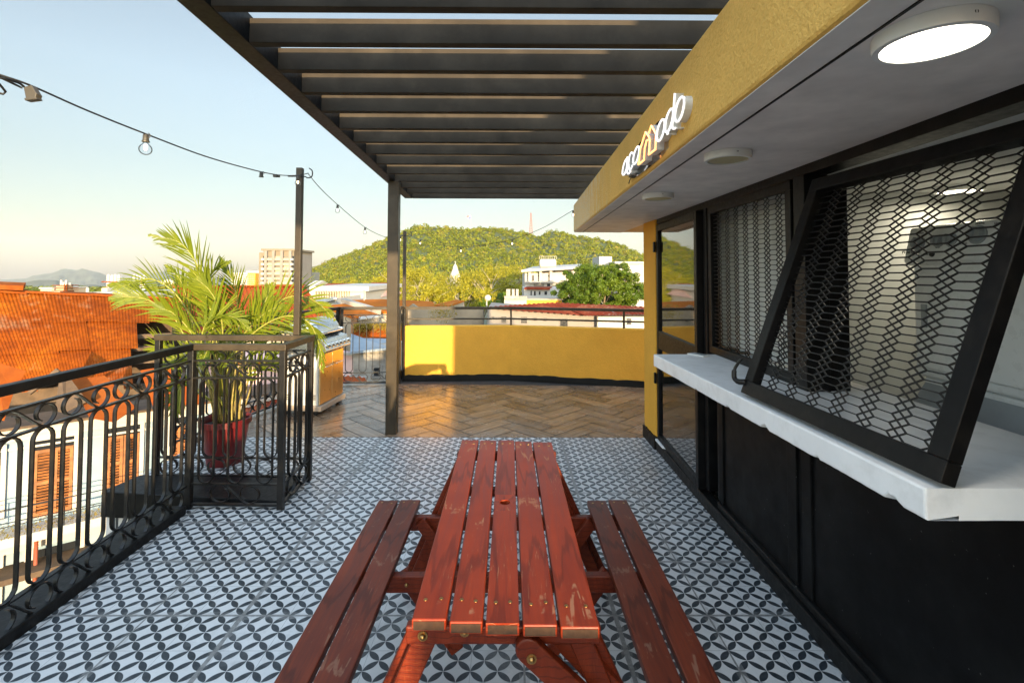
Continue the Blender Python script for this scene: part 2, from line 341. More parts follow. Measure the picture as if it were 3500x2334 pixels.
# ---------------------------------------------------------------- mesh helpers
V = Vector
class MB:
    def __init__(s): s.v = []; s.f = []; s.uv = []; s.mi = []; s.cur = 0
    def add(s, vs, fs):
        o = len(s.v); s.v += [V(p) for p in vs]
        for f in fs: s.f.append(tuple(o + i for i in f)); s.mi.append(s.cur)
    def box(s, a, b):
        (x0, y0, z0), (x1, y1, z1) = a, b
        if x0 > x1: x0, x1 = x1, x0
        if y0 > y1: y0, y1 = y1, y0
        if z0 > z1: z0, z1 = z1, z0
        s.add([(x0, y0, z0), (x1, y0, z0), (x1, y1, z0), (x0, y1, z0), (x0, y0, z1), (x1, y0, z1), (x1, y1, z1), (x0, y1, z1)],
              [(0, 3, 2, 1), (4, 5, 6, 7), (0, 1, 5, 4), (1, 2, 6, 5), (2, 3, 7, 6), (3, 0, 4, 7)])
    def bar(s, p, q, w, h, up=(0, 0, 1)):
        p = V(p); q = V(q); d = (q - p).normalized(); u = V(up)
        sd = d.cross(u)
        if sd.length < 1e-5: sd = d.cross(V((1, 0, 0)))
        sd.normalize(); u = sd.cross(d).normalized()
        a, c = sd * w / 2, u * h / 2
        vs = [p - a - c, p + a - c, p + a + c, p - a + c, q - a - c, q + a - c, q + a + c, q - a + c]
        s.add(vs, [(0, 1, 2, 3), (7, 6, 5, 4), (4, 5, 1, 0), (5, 6, 2, 1), (6, 7, 3, 2), (7, 4, 0, 3)])
    def sweep_rect(s, path, nrm, w, t, closed=False):
        # rectangular bar along a planar path: t in the plane, w along the plane normal nrm
        n = V(nrm).normalized(); P = [V(p) for p in path]; k = len(P); vs = []
        for i in range(k):
            if closed: d = P[(i + 1) % k] - P[i - 1]
            else: d = P[min(i + 1, k - 1)] - P[max(i - 1, 0)]
            d.normalize(); sd = d.cross(n).normalized() * t / 2
            vs += [P[i] - sd - n * w / 2, P[i] + sd - n * w / 2, P[i] + sd + n * w / 2, P[i] - sd + n * w / 2]
        fs = []
        for i in range(k if closed else k - 1):
            a, b = 4 * i, 4 * ((i + 1) % k)
            for j in range(4): fs.append((a + j, a + (j + 1) % 4, b + (j + 1) % 4, b + j))
        if not closed: fs += [(3, 2, 1, 0), (4 * k - 4, 4 * k - 3, 4 * k - 2, 4 * k - 1)]
        s.add(vs, fs)
    def tube(s, path, r, n=8, closed=False, caps=True):
        P = [V(p) for p in path]; k = len(P); vs = []; u = None
        for i in range(k):
            if closed: d = P[(i + 1) % k] - P[i - 1]
            else: d = P[min(i + 1, k - 1)] - P[max(i - 1, 0)]
            d.normalize()
            if u is None:
                u = d.cross(V((0, 0, 1)));
                if u.length < 1e-3: u = d.cross(V((1, 0, 0)))
            u = (u - d * u.dot(d)).normalized(); w = d.cross(u)
            rr = r[i] if isinstance(r, (list, tuple)) else r
            for j in range(n):
                a = 2 * math.pi * j / n; vs.append(P[i] + (u * math.cos(a) + w * math.sin(a)) * rr)
        fs = []
        for i in range(k if closed else k - 1):
            a, b = n * i, n * ((i + 1) % k)
            for j in range(n): fs.append((a + j, a + (j + 1) % n, b + (j + 1) % n, b + j))
        if caps and not closed: fs += [tuple(range(n))[::-1], tuple(range(n * (k - 1), n * k))]
        s.add(vs, fs)
    def lathe(s, prof, c=(0, 0, 0), n=24, axis='z'):
        vs = []; c = V(c)
        for r, z in prof:
            for j in range(n):
                a = 2 * math.pi * j / n; x, y = r * math.cos(a), r * math.sin(a)
                p = {'z': V((x, y, z)), 'x': V((z, x, y)), 'y': V((x, z, y))}[axis]
                vs.append(c + p)
        fs = []
        for i in range(len(prof) - 1):
            for j in range(n):
                f = (i * n + j, i * n + (j + 1) % n, (i + 1) * n + (j + 1) % n, (i + 1) * n + j)
                fs.append(f if axis != 'y' else f[::-1])
        fs += [tuple(range(n))[::-1], tuple(range((len(prof) - 1) * n, len(prof) * n))]
        s.add(vs, fs)
    def prism(s, poly, ext):
        e = V(ext); P = [V(p) for p in poly]; k = len(P)
        s.add(P + [p + e for p in P], [tuple(range(k))[::-1], tuple(range(k, 2 * k))] + [(i, (i + 1) % k, k + (i + 1) % k, k + i) for i in range(k)])
    def quad(s, a, b, c, d): s.add([a, b, c, d], [(0, 1, 2, 3)])
    def sphere(s, c, r, n=12, sq=1.0):
        prof = [(max(1e-4, r * math.sin(math.pi * i / n)), -r * math.cos(math.pi * i / n) * sq) for i in range(n + 1)]
        s.lathe(prof, c, n + 4)
    def leaf(s, p, size, nrm=None, up=None, asp=.6):
        n = nrm or V((random.gauss(0, 1), random.gauss(0, 1), random.gauss(0, 1)))
        if n.length < .01: n = V((0, 0, 1))
        n.normalize(); u = up or V((random.gauss(0, 1), random.gauss(0, 1), random.gauss(0, 1)))
        a = n.cross(u)
        if a.length < .01: a = n.cross(V((1, .3, .2)))
        a.normalize(); c = n.cross(a); a = a * size * .5 * asp; c = c * size * .5
        s.add([p - c, p + a - c * .1, p + c, p - a - c * .1], [(0, 1, 2, 3)])
    def build(s, name, mats, parent=None, smooth=False, bevel=0, origin=None, local=False, recalc=True, seg=2):
        me = bpy.data.meshes.new(name)
        me.from_pydata([tuple(v) for v in s.v], [], s.f)
        if not isinstance(mats, (list, tuple)): mats = [mats]
        for m in mats: me.materials.append(M[m] if isinstance(m, str) else m)
        if len(mats) > 1: me.polygons.foreach_set('material_index', s.mi)
        if recalc:
            bm = bmesh.new(); bm.from_mesh(me); bmesh.ops.recalc_face_normals(bm, faces=bm.faces); bm.to_mesh(me); bm.free()
        if smooth: me.polygons.foreach_set('use_smooth', [True] * len(me.polygons))
        me.update()
        o = bpy.data.objects.new(name, me); COL.objects.link(o)
        if parent is not None:
            o.parent = parent
            if not local: o.matrix_parent_inverse = wm(parent).inverted()
        elif origin is not None:
            me.transform(Matrix.Translation(-V(origin))); o.location = origin
        if bevel:
            md = o.modifiers.new('bevel', 'BEVEL'); md.width = bevel; md.segments = seg; md.limit_method = 'ANGLE'; md.angle_limit = R_(50)
        if smooth and smooth != True:
            md = o.modifiers.new('split', 'EDGE_SPLIT'); md.split_angle = R_(smooth)
        return o
def wm(o):
    m = o.matrix_basis.copy()
    if o.parent is not None: m = wm(o.parent) @ o.matrix_parent_inverse @ m
    return m
def tag(o, label, cat, group=None):
    o['label'] = label; o['category'] = cat
    if group: o['group'] = group
    return o
def struct(o, kind='structure'):
    o['kind'] = kind; return o
def thing(name, label, cat, loc=(0, 0, 0), rz=0, group=None):
    o = bpy.data.objects.new(name, None); COL.objects.link(o); o.location = loc; o.rotation_euler = (0, 0, rz)
    o.empty_display_size = .2
    return tag(o, label, cat, group)
def dup(o, parent, basis=None):
    # a copy of one part (and its sub-parts) under parent, moved by basis in the parent's space
    c = o.copy(); COL.objects.link(c); c.parent = parent; c.matrix_parent_inverse = Matrix.Identity(4)
    if basis is not None: c.matrix_basis = basis
    for ch in list(o.children):
        d = ch.copy(); COL.objects.link(d); d.parent = c
    return c
def copy_thing(o, loc=None, label=None):
    c = o.copy(); COL.objects.link(c)
    if loc is not None: c.location = loc
    if label: c['label'] = label
    for ch in list(o.children):
        d = ch.copy(); COL.objects.link(d); d.parent = c
        for g in list(ch.children):
            e = g.copy(); COL.objects.link(e); e.parent = d
    return c
def spline(P, n=8):
    P = [V(p) for p in P]; out = []
    Q = [P[0] * 2 - P[1]] + P + [P[-1] * 2 - P[-2]]
    for i in range(1, len(Q) - 2):
        a, b, c, d = Q[i - 1], Q[i], Q[i + 1], Q[i + 2]
        for k in range(n):
            t = k / n
            out.append(.5 * ((2 * b) + (c - a) * t + (2 * a - 5 * b + 4 * c - d) * t * t + (3 * b - a - 3 * c + d) * t ** 3))
    out.append(P[-1]); return out

# ================================================================ TERRACE FLOORS
mb = MB(); mb.prism([(-1.02, -6, -.30), (4.6, -6, -.30), (4.6, 2.62, -.30), (-1.75, 2.62, -.30), (-1.70, 1.30, -.30), (-1.02, 1.30, -.30)], (0, 0, .30))
struct(mb.build('tile_floor', ['tile']))
mb = MB(); mb.prism([(-1.98, 2.6205, -.30), (4.6, 2.6205, -.30), (4.6, 4.9, -.30), (3.3, 4.95, -.30), (1.3, 5.43, -.30), (-.4, 5.38, -.30), (-1.28, 5.08, -.30)], (0, 0, .294))
struct(mb.build('floor_bed', ['grout']))
# herringbone of wood-look tiles, cut to the terrace outline
W_, L_ = .205, .615; G_ = .010
clip = [V((-1.98, 2.6235)), V((4.55, 2.6235)), V((4.55, 4.88)), V((3.3, 4.92)), V((1.3, 5.40)), V((-.4, 5.35)), V((-1.28, 5.06))]
def clip_poly(poly):
    out = poly
    for i in range(len(clip)):
        a, b = clip[i], clip[(i + 1) % len(clip)]; e = b - a; res = []
        for j in range(len(out)):
            p, q = out[j], out[(j + 1) % len(out)]
            sp = e.x * (p.y - a.y) - e.y * (p.x - a.x); sq = e.x * (q.y - a.y) - e.y * (q.x - a.x)
            if sp >= 0: res.append(p)
            if sp * sq < 0: res.append(p + (q - p) * (sp / (sp - sq)))
        out = res
        if len(out) < 3: return []
    return out
me = bpy.data.meshes.new('wood_floor'); vs, fs, uvs = [], [], []
ca = math.cos(R_(45)); 
for i in range(-30, 60):
    for j in range(-30, 60):
        for o in (0, 1):
            # unit cell of a 3:1 herringbone
            bx = i * W_ + j * L_; by = i * W_ - j * L_
            if o == 0: r = (bx, by, bx + L_, by + W_)
            else: r = (bx + L_, by + W_ - L_, bx + L_ + W_, by + W_)
            x0, y0, x1, y1 = r[0] + G_ / 2, r[1] + G_ / 2, r[2] - G_ / 2, r[3] - G_ / 2
            cs = [(x0, y0), (x1, y0), (x1, y1), (x0, y1)]
            w = [V((.9 + (a - b) * ca, 3.4 + (a + b) * ca - 1.0)) for a, b in cs]
            if max(p.y for p in w) < 2.5 or min(p.y for p in w) > 5.6 or max(p.x for p in w) < -2.2 or min(p.x for p in w) > 4.7: continue
            pl = clip_poly(w)
            if len(pl) < 3: continue
            n = len(vs); h = random.uniform(0, .0006)
            for p in pl:
                vs.append((p.x, p.y, h))
                dx, dy = p.x - .9, p.y - 2.4
                la, lb = (dx + dy) / (2 * ca), (dy - dx) / (2 * ca)
                uvs.append((la, lb) if o == 0 else (lb, la))
            fs.append(tuple(range(n, n + len(pl))))
me.from_pydata(vs, [], fs); ul = me.uv_layers.new(name='UVMap')
for li, lp in enumerate(me.loops): ul.data[li].uv = uvs[lp.vertex_index]
me.materials.append(M['plank']); wf = bpy.data.objects.new('wood_floor', me); COL.objects.link(wf); struct(wf)
# black painted plinth under the railing and the black slab round the stair hatch
mb = MB(); mb.box((-1.16, -6, -.02), (-.93, 1.02, .055)); mb.box((-1.17, -6, -.30), (-1.022, 1.02, -.02))
tag(mb.build('plinth', ['black_skirt'], bevel=.008, origin=(-1.05, -2, 0)), 'low black painted plinth under the long railing at the edge of the tiles', 'plinth')
mb = MB(); mb.prism([(-1.72, 1.27, -.145), (-.36, 1.12, -.145), (-.36, 1.52, -.145), (-1.66, 1.58, -.145)], (0, 0, .185))
tag(mb.build('stair_hatch', ['black'], bevel=.006, origin=(-1, 1.4, 0)), 'flat black slab lying inside the railing corner and jutting out over the street', 'hatch')

# ================================================================ RAILINGS
def loop_path(w, z0, z1, n=8):
    r = w / 2; P = []
    for i in range(n + 1): a = math.pi * i / n; P.append((r * math.cos(a), 0, z1 - r + r * math.sin(a)))
    for i in range(n + 1): a = math.pi + math.pi * i / n; P.append((r * math.cos(a), 0, z0 + r + r * math.sin(a)))
    return P
def scroll_path(dx, r, zc):
    P = []
    for i in range(25):
        t = i / 24; a = R_(70 - 340 * t); rr = r * (.55 + .45 * min(1, t * 1.35))
        P.append((-dx + (r - rr) * .25 + rr * math.cos(a), 0, zc + rr * math.sin(a)))
    Q = [(-p[0], 0, 2 * zc - p[2]) for p in P][::-1]
    a, b = V(P[-1]), V(Q[0]); mid = []
    ta, tb = V((1, 0, .0)), V((1, 0, .0))
    for i in range(1, 8):
        t = i / 8; h00 = 2 * t ** 3 - 3 * t * t + 1; h10 = t ** 3 - 2 * t * t + t; h01 = -2 * t ** 3 + 3 * t * t; h11 = t ** 3 - t * t
        mid.append(a * h00 + ta * (h10 * .12) + b * h01 + tb * (h11 * .12))
    return P + mid + Q
mb = MB(); mb.sweep_rect(loop_path(.106, .178, .905), (0, 1, 0), .020, .008, closed=True); PROTO_LOOP = mb
mb = MB(); mb.sweep_rect(scroll_path(.083, .056, .970), (0, 1, 0), .020, .006); PROTO_S1 = mb
mb = MB(); mb.sweep_rect(scroll_path(.083, .068, .103), (0, 1, 0), .020, .006); PROTO_S2 = mb
MESHES = {}
def shared(key, mb_, mat, root):
    if key not in MESHES:
        o = mb_.build(key.split('#')[0], mat, root, local=True, smooth=45); MESHES[key] = o; return o
    c = MESHES[key].copy(); COL.objects.link(c); c.parent = root; c.matrix_parent_inverse = Matrix.Identity(4); return c
def rail_run(label, p0, p1, posts=(1, 1), ends=(0, 0), mat='iron', hand='steel_post'):
    p0 = V(p0); p1 = V(p1); d = p1 - p0; Lr = d.length
    root = thing('iron_railing', label, 'railing', p0, math.atan2(d.y, d.x), 'wrought iron railing round the terrace')
    mb = MB(); mb.box((-ends[0], -.026, 1.105), (Lr + ends[1], .026, 1.15)); mb.build('handrail', hand, root, local=True, bevel=.004)
    for z, h in ((1.030, .012), (.910, .010), (.172, .010), (.030, .014)):
        mb = MB(); mb.box((0, -.014, z - h / 2), (Lr, .014, z + h / 2)); mb.build('cross_bar', mat, root, local=True)
    for k, x in enumerate((0, Lr)):
        if posts[k]:
            mb = MB(); mb.box((x - .021, -.021, 0), (x + .021, .021, 1.106)); mb.build('post', 'iron', root, local=True, bevel=.003)
    n = max(1, int((Lr - .05) / .16)); sp = (Lr - .03) / n
    for i in range(n):
        o = shared('baluster', PROTO_LOOP, mat, root); o.matrix_basis = Matrix.Translation((.015 + sp * (i + .5), 0, 0))
    m = max(1, n // 2); sp2 = (Lr - .03) / m
    for i in range(m):
        for key, pb in (('scroll#top', PROTO_S1), ('scroll#low', PROTO_S2)):
            o = shared(key, pb, mat, root); o.matrix_basis = Matrix.Translation((.015 + sp2 * (i + .5), 0, 0)) @ Matrix.Diagonal((min(1.15, sp2 / .32), 1, 1, 1))
    return root
A = V((-.966, 1.095, 0)); B = V((-.315, 1.085, 0)); C = V((-.318, 1.575, 0)); E_ = V((-1.555, 1.60, 0))
rail_run('long black wrought iron railing nearest the viewer beside the black plinth', (-.955, -1.6, 0), (-.966, 1.05, 0), posts=(1, 0), ends=(0, .02), hand='black')
rail_run('short iron railing turning across in front of the red plant pot', A, B, ends=(.02, .026))
rail_run('short sunlit iron railing closing the right side of the pot corner', B + V((0, .045, 0)), C, posts=(0, 1), ends=(.02, .026))
rail_run('iron railing behind the black slab and in front of the palm stems', C + V((-.045, 0, 0)), E_, posts=(0, 1), ends=(.02, .026))
rail_run('iron railing at the far left edge between the palm and the grill', (-1.93, 2.36, 0), (-1.27, 4.98, 0), ends=(.02, .02))
rail_run('thin iron railing beyond the grill with rooftops showing through it', (-1.22, 5.0, 0), (-.40, 5.08, 0), ends=(.02, .0))
rail_run('very short iron railing joining the yellow parapet behind the tall black column', (-.375, 5.08, 0), (-.345, 5.235, 0), ends=(.026, .0))

# ================================================================ PARAPET AND ITS RAIL
pts = [V((-.325, 5.242, 0)), V((1.300, 5.319, 0)), V((3.245, 4.832, 0)), V((5.2, 4.35, 0))]
def offset_poly(P, t):
    out = []
    for i, p in enumerate(P):
        ns = []
        if i > 0: d = (P[i] - P[i - 1]).normalized(); ns.append(V((-d.y, d.x, 0)))
        if i < len(P) - 1: d = (P[i + 1] - P[i]).normalized(); ns.append(V((-d.y, d.x, 0)))
        n = sum(ns, V((0, 0, 0))).normalized(); out.append(p + n * t)
    return out
par = thing('parapet_wall', 'mustard yellow stucco parapet with a black painted foot at the far end of the terrace', 'wall', (1.3, 5.35, 0))
mb = MB(); mb.prism(pts + offset_poly(pts, .15)[::-1], (0, 0, .845)); mb.build('wall_body', 'yellow', par, bevel=.012)
mb = MB()
inner = offset_poly(pts, -.012)
for i in range(3):
    n = 26; a, b = inner[i], inner[i + 1]; a2, b2 = pts[i] + (pts[i] - inner[i]) * .3, pts[i + 1] + (pts[i + 1] - inner[i + 1]) * .3
    tops = [.094 + random.uniform(-.008, .008) for _ in range(n + 1)]
    for k in range(n):
        p, q = a.lerp(b, k / n), a.lerp(b, (k + 1) / n); p2, q2 = a2.lerp(b2, k / n), a2.lerp(b2, (k + 1) / n)
        u, v = V((0, 0, tops[k])), V((0, 0, tops[k + 1]))
        mb.quad(p, q, q + v, p + u); mb.quad(p + u, q + v, q2 + v, p2 + u)
mb.build('skirting', 'black_skirt', par)
gr = thing('guard_rail', 'two slim black rails on short posts along the top of the yellow parapet', 'railing', (1.3, 5.39, .845))
mid = offset_poly(pts, .075)
for z, w in ((1.112, .042), (.945, .026)):
    mb = MB()
    for i in range(3): mb.bar(mid[i] + V((0, 0, z)), mid[i + 1] + V((0, 0, z)), w, w)
    mb.build('rail', 'steel_post', gr)
for p in (mid[0] + V((.01, 0, 0)), mid[1], mid[1].lerp(mid[2], .86), mid[3]):
    mb = MB(); mb.box((p.x - .014, p.y - .014, .80), (p.x + .014, p.y + .014, 1.10)); mb.build('post', 'steel_post', gr)

# ================================================================ PERGOLA
pg = thing('pergola', 'black steel pergola of slats over the terrace, resting on one tall column', 'pergola', (.06, 2.74, 0))
mb = MB(); mb.box((.012, 2.70, 0), (.122, 2.81, 2.617)); mb.build('column', 'steel_post', pg, bevel=.004)
bx = lambda y: .070 - .0354 * (y - 0)
mb = MB(); mb.bar((bx(-1.7) + .05, -1.7, 2.68), (bx(3.93) + .05, 3.93, 2.68), .10, .125); mb.build('side_beam', 'black', pg, bevel=.003)
RY = [-1.29, -.985, -.687, -.402, -.124, .172, .480, .832, 1.170, 1.532, 1.90, 2.33, 2.73, 3.10, 3.49, 3.885]
for i, y in enumerate(RY):
    mb = MB(); mb.box((bx(y) + .102, y, 2.617), (3.2, y + .045, 2.722)); mb.build('slat', 'rafter', pg, bevel=.002)
# ================================================================ KIOSK (yellow bar with canopy)
ks = thing('kiosk', 'yellow kiosk with a deep canopy, serving hatch and black panelled base', 'kiosk', (3.4, .7, 0))
X0 = 2.70; ZS = 2.178
# canopy: yellow fascia round a grey soffit
fl = lambda y: 1.945 + (y + 2.2) * .0240      # fascia face, slightly skewed to the slats
mb = MB(); mb.prism([(fl(-3.2), -3.2, ZS), (fl(3.79), 3.79, ZS), (4.6, 3.86, ZS), (4.6, -3.2, ZS)], (0, 0, .345)); 
cano = mb.build('canopy', ['fascia'], ks, bevel=.012)
mb = MB(); e = .004
mb.prism([(fl(-3.15) + .012, -3.15, ZS - e), (fl(3.75) + .012, 3.775, ZS - e), (2.69, 3.79, ZS - e), (2.69, -3.15, ZS - e)], (0, 0, .003)); mb.build('soffit', 'soffit', cano)
mb = MB(); mb.bar((fl(-3.1) + .105, -3.1, ZS - .006), (fl(3.7) + .105, 3.70, ZS - .006), .007, .003); mb.build('drip_groove', 'black_skirt', cano)
# walls
mb = MB(); mb.prism([(2.675, 2.29, 0), (2.668, 2.675, 0), (4.6, 2.675, 0), (4.6, 2.50, 0), (2.82, 2.50, 0), (2.82, 2.29, 0)], (0, 0, ZS - .002)); mb.build('corner_wall', 'yellow', ks, bevel=.008)
mb = MB()
for k in range(14):
    a, b = 2.275 + (2.683 - 2.275) * k / 14, 2.275 + (2.683 - 2.275) * (k + 1) / 14
    h = .115 + random.uniform(-.006, .006); mb.box((2.652, a, 0), (2.70, b, h))
mb.box((2.655, 2.676, 0), (4.6, 2.69, .11)); mb.build('skirting', 'black_skirt', ks)
mb = MB(); mb.box((2.665, -1.5, .0), (2.735, 2.27, .085)); mb.box((2.685, -1.5, .085), (2.735, .93, .125)); mb.build('sill_plate', 'black_skirting_worn', ks, bevel=.006)
mb = MB(); mb.prism([(2.661, 2.28, .087), (2.661, 2.06, .087), (2.70, 2.02, .087), (2.70, 2.28, .087)], (0, 0, .018)); mb.build('plaster_patch', 'white_counter', ks)
# black base under the counter: panels and stiles
mb = MB(); mb.box((2.712, -1.5, .10), (2.76, .93, 1.03)); mb.build('base_panel', 'black_panel', ks)
for y0, y1 in ((.87, .93), (.02, .10), (-.10, -.03), (-1.5, -1.42)):
    mb = MB(); mb.box((2.700, y0, .126), (2.713, y1, 1.02)); mb.build('stile', 'black_panel', ks, bevel=.003)
mb = MB(); mb.box((2.70, -1.5, 1.0), (2.713, .93, 1.02)); mb.build('top_strip', 'black_panel', ks)
# room behind
mb = MB()
mb.box((4.45, -2.6, 0), (4.6, 2.5, ZS - .003)); mb.box((2.76, -2.6, 0), (4.45, -2.48, ZS - .003)); mb.box((2.83, 2.40, 0), (4.45, 2.498, ZS - .003))
mb.build('inner_wall', 'interior', ks)
mb = MB(); mb.box((3.25, .60, 0), (4.44, .70, 2.158)); mb.build('partition', 'interior', ks)
mb = MB(); mb.box((2.75, -2.47, 2.159), (4.44, 2.39, 2.170)); mb.build('ceiling', 'interior', ks)
mb = MB(); mb.box((2.70, -2.6, .10), (2.76, -1.5, ZS - .003)); mb.build('front_wall', 'black_panel', ks)
# hatch frame: posts, header, mullion
mb = MB(); mb.box((2.69, -2.6, 2.128), (2.80, 2.28, 2.176)); mb.build('header', 'black', ks, bevel=.003)
mb = MB(); mb.box((2.685, -.112, 1.10), (2.80, -.02, 2.128)); mb.box((2.80, -.10, 1.10), (2.90, -.03, 2.128)); mb.build('mullion', 'black', ks, bevel=.003)
mb = MB(); mb.box((2.69, 1.085, .125), (2.79, 1.14, 2.128)); mb.build('jamb', 'black', ks, bevel=.003)
mb = MB(); mb.box((2.705, .932, .126), (2.78, .965, 1.02)); mb.build('jamb', 'black', ks, bevel=.003)
mb = MB(); mb.box((2.75, -1.36, 1.10), (2.90, -1.5, 2.128)); mb.build('jamb', 'black', ks)
# counter slab with a chipped lower edge
ct = MB(); n = 125; zt, zb = 1.10, 1.018
far = V((2.278, .985, 0)); near = V((2.358, -1.165, 0))
P0 = []; 
chips = {41: .008, 62: .010, 63: .006, 80: .014, 81: .020, 82: .008, 100: .010, 118: .020, 119: .018, 120: .008}
for i in range(n + 1):
    t = i / n; p = far.lerp(near, t); P0.append((p, zb + .0008 * math.sin(i * .31) + random.uniform(-.0006, .0006) + chips.get(i, 0)))
for i in range(n):
    (p, a), (q, b) = P0[i], P0[i + 1]; ins = V((.02, 0, 0))
    ct.quad(V((p.x, p.y, a)), V((q.x, q.y, b)), V((q.x, q.y, zt)), V((p.x, p.y, zt)))
    ct.quad(V((p.x, p.y, a)), V((p.x + .025, p.y, zb)), V((q.x + .025, q.y, zb)), V((q.x, q.y, b)))
    ct.quad(V((p.x + .025, p.y, zb)), V((3.05, p.y, zb)), V((3.05, q.y, zb)), V((q.x + .025, q.y, zb)))
    ct.quad(V((p.x, p.y, zt)), V((q.x, q.y, zt)), V((3.05, q.y, zt)), V((3.05, p.y, zt)))
p, a = P0[0]; ct.quad((p.x, p.y, a), (p.x, p.y, zt), (3.05, p.y, zt), (3.05, p.y, zb))
p, a = P0[-1]; m_ = 8
for k in range(m_):
    xa, xb = p.x + (3.05 - p.x) * k / m_, p.x + (3.05 - p.x) * (k + 1) / m_
    za, zb2 = (a if k == 0 else zb + random.uniform(-.002, .008)), zb + (.012 if k == 0 else 0)
    ct.quad((xa, p.y, za), (xb, p.y, zb2), (xb, p.y, zt), (xa, p.y, zt))
ct.quad((3.05, far.y, zb), (3.05, far.y, zt), (3.05, near.y, zt), (3.05, near.y, zb))
bmo = ct.build('counter', 'white_counter', ks)
bm = bmesh.new(); bm.from_mesh(bmo.data); bmesh.ops.remove_doubles(bm, verts=bm.verts, dist=.0005); bmesh.ops.recalc_face_normals(bm, faces=bm.faces); bm.to_mesh(bmo.data); bm.free()
md = bmo.modifiers.new('bevel', 'BEVEL'); md.width = .006; md.segments = 2; md.limit_method = 'ANGLE'; md.angle_limit = R_(60)

# glazed door, standing slightly ajar (two panes in a black frame)
def oriented(parent, name, hinge, ang):
    o = bpy.data.objects.new(name, None); return o
dl = 1.10; hx, hy = 2.700, 2.268
dv = V((-math.sin(R_(1.6)), -math.cos(R_(1.6)), 0)); dn = V((-dv.y, dv.x, 0))   # along the leaf, and its thickness
def leafbox(mb, a, b, z0, z1, t0, t1):
    o = V((hx, hy, 0)); P = [o + dv * a + dn * t0, o + dv * b + dn * t0, o + dv * b + dn * t1, o + dv * a + dn * t1]
    mb.prism([p + V((0, 0, z0)) for p in P], (0, 0, z1 - z0))
mb = MB()
leafbox(mb, 0, .055, .10, 2.118, -.02, .03); leafbox(mb, dl - .055, dl, .10, 2.118, -.02, .055)
leafbox(mb, .055, dl - .055, 2.06, 2.118, -.02, .03); leafbox(mb, .055, dl - .055, .10, .155, -.02, .03); leafbox(mb, .055, dl - .055, .955, 1.12, -.018, .03)
dr = mb.build('door', 'black', ks, bevel=.003)
for z0, z1 in ((.155, .955), (1.12, 2.06)):
    mb = MB(); leafbox(mb, .055, dl - .055, z0, z1, .0, .006); mb.build('glass_pane', 'glass', dr)
for z in (.62, 1.86):
    mb = MB(); mb.box((2.655, 2.262, z), (2.676, 2.292, z + .10)); mb.build('hinge', 'black', dr, bevel=.004)

# expanded metal grilles
def mesh_grid(mb, toW, w, h, flat=.060, zone=.066, pitch=.0275, t=.0039):
    per = flat + zone; nc = int(w / per) + 2; nr = int(h / pitch) + 3
    def clipseg(a, b):
        # keep the piece inside the frame
        t0, t1 = 0, 1
        for (p, d, lo, hi) in ((a[0], b[0] - a[0], 0, w), (a[1], b[1] - a[1], 0, h)):
            if abs(d) < 1e-9:
                if p < lo or p > hi: return None
            else:
                u, v = (lo - p) / d, (hi - p) / d
                if u > v: u, v = v, u
                t0 = max(t0, u); t1 = min(t1, v)
        if t1 - t0 < .02: return None
        return (a[0] + (b[0] - a[0]) * t0, a[1] + (b[1] - a[1]) * t0), (a[0] + (b[0] - a[0]) * t1, a[1] + (b[1] - a[1]) * t1)
    nrm = (toW(0, 0, 1) - toW(0, 0, 0)).normalized()
    for c in range(-1, nc):
        x = c * per; off = .5 * (c % 2)
        for r in range(-3, nr + 2):
            y = (r + off) * pitch
            segs = [((x, y), (x + flat, y)), ((x + flat, y), (x + per, y + 1.5 * pitch)), ((x + flat, y), (x + per, y - 1.5 * pitch))]
            for a, b in segs:
                s_ = clipseg(a, b)
                if s_: mb.bar(toW(s_[0][0], s_[0][1], 0), toW(s_[1][0], s_[1][1], 0), t, t * 1.3, nrm)
def grille(name, o, u, v, w, h, fr, dep, hook=None, bar2=False):
    # o lower corner, u along the width, v up the leaf
    o = V(o); u = V(u).normalized(); v = V(v).normalized(); n = u.cross(v).normalized()
    T = lambda a, b, c: o + u * a + v * b + n * c
    mb = MB()
    def fb(a0, b0, a1, b1):
        mb.prism([T(a0, b0, -dep / 2), T(a1, b0, -dep / 2), T(a1, b1, -dep / 2), T(a0, b1, -dep / 2)], n * dep)
    fb(0, 0, w, fr); fb(0, h - fr, w, h); fb(0, fr, fr, h - fr); fb(w - fr, fr, w, h - fr)
    g = mb.build(name, 'black', ks, bevel=.003)
    mb = MB(); mesh_grid(mb, lambda a, b, c: T(fr + a, fr + b, c - dep * .25), w - 2 * fr, h - 2 * fr)
    mb.build('metal_mesh', 'iron', g, recalc=False)
    return g, T
# closed far leaf
g1, T1 = grille('mesh_shutter', (2.715, 1.075, 1.10), (0, -1, 0), (-.004, 0, 1), 1.05, 1.03, .052, .03)
mb = MB(); mb.box((2.745, -.02, 1.108), (2.765, 1.08, 1.112)); mb.build('shutter_stop', 'black', g1)
# near leaf swung out with its foot on the counter
vdir = V((2.695, 0, 2.075)) - V((2.352, 0, 1.108)); vd = vdir.normalized()
g2, T2 = grille('mesh_shutter', (2.352, -.195, 1.112), (.055, -1, 0), vdir, .985, vdir.length, .060, .045)
mb = MB()
hk = [T2(.012, .05, .02), T2(-.02, .040, .035), T2(-.045, .050, .045), T2(-.052, .085, .052), T2(-.040, .120, .052), T2(-.030, .145, .048)]
mb.tube(spline(hk, 6), [.013] * 8 + [.011] * 10 + [.007] * 13, 8); mb.build('handle', 'iron', g2, smooth=True)

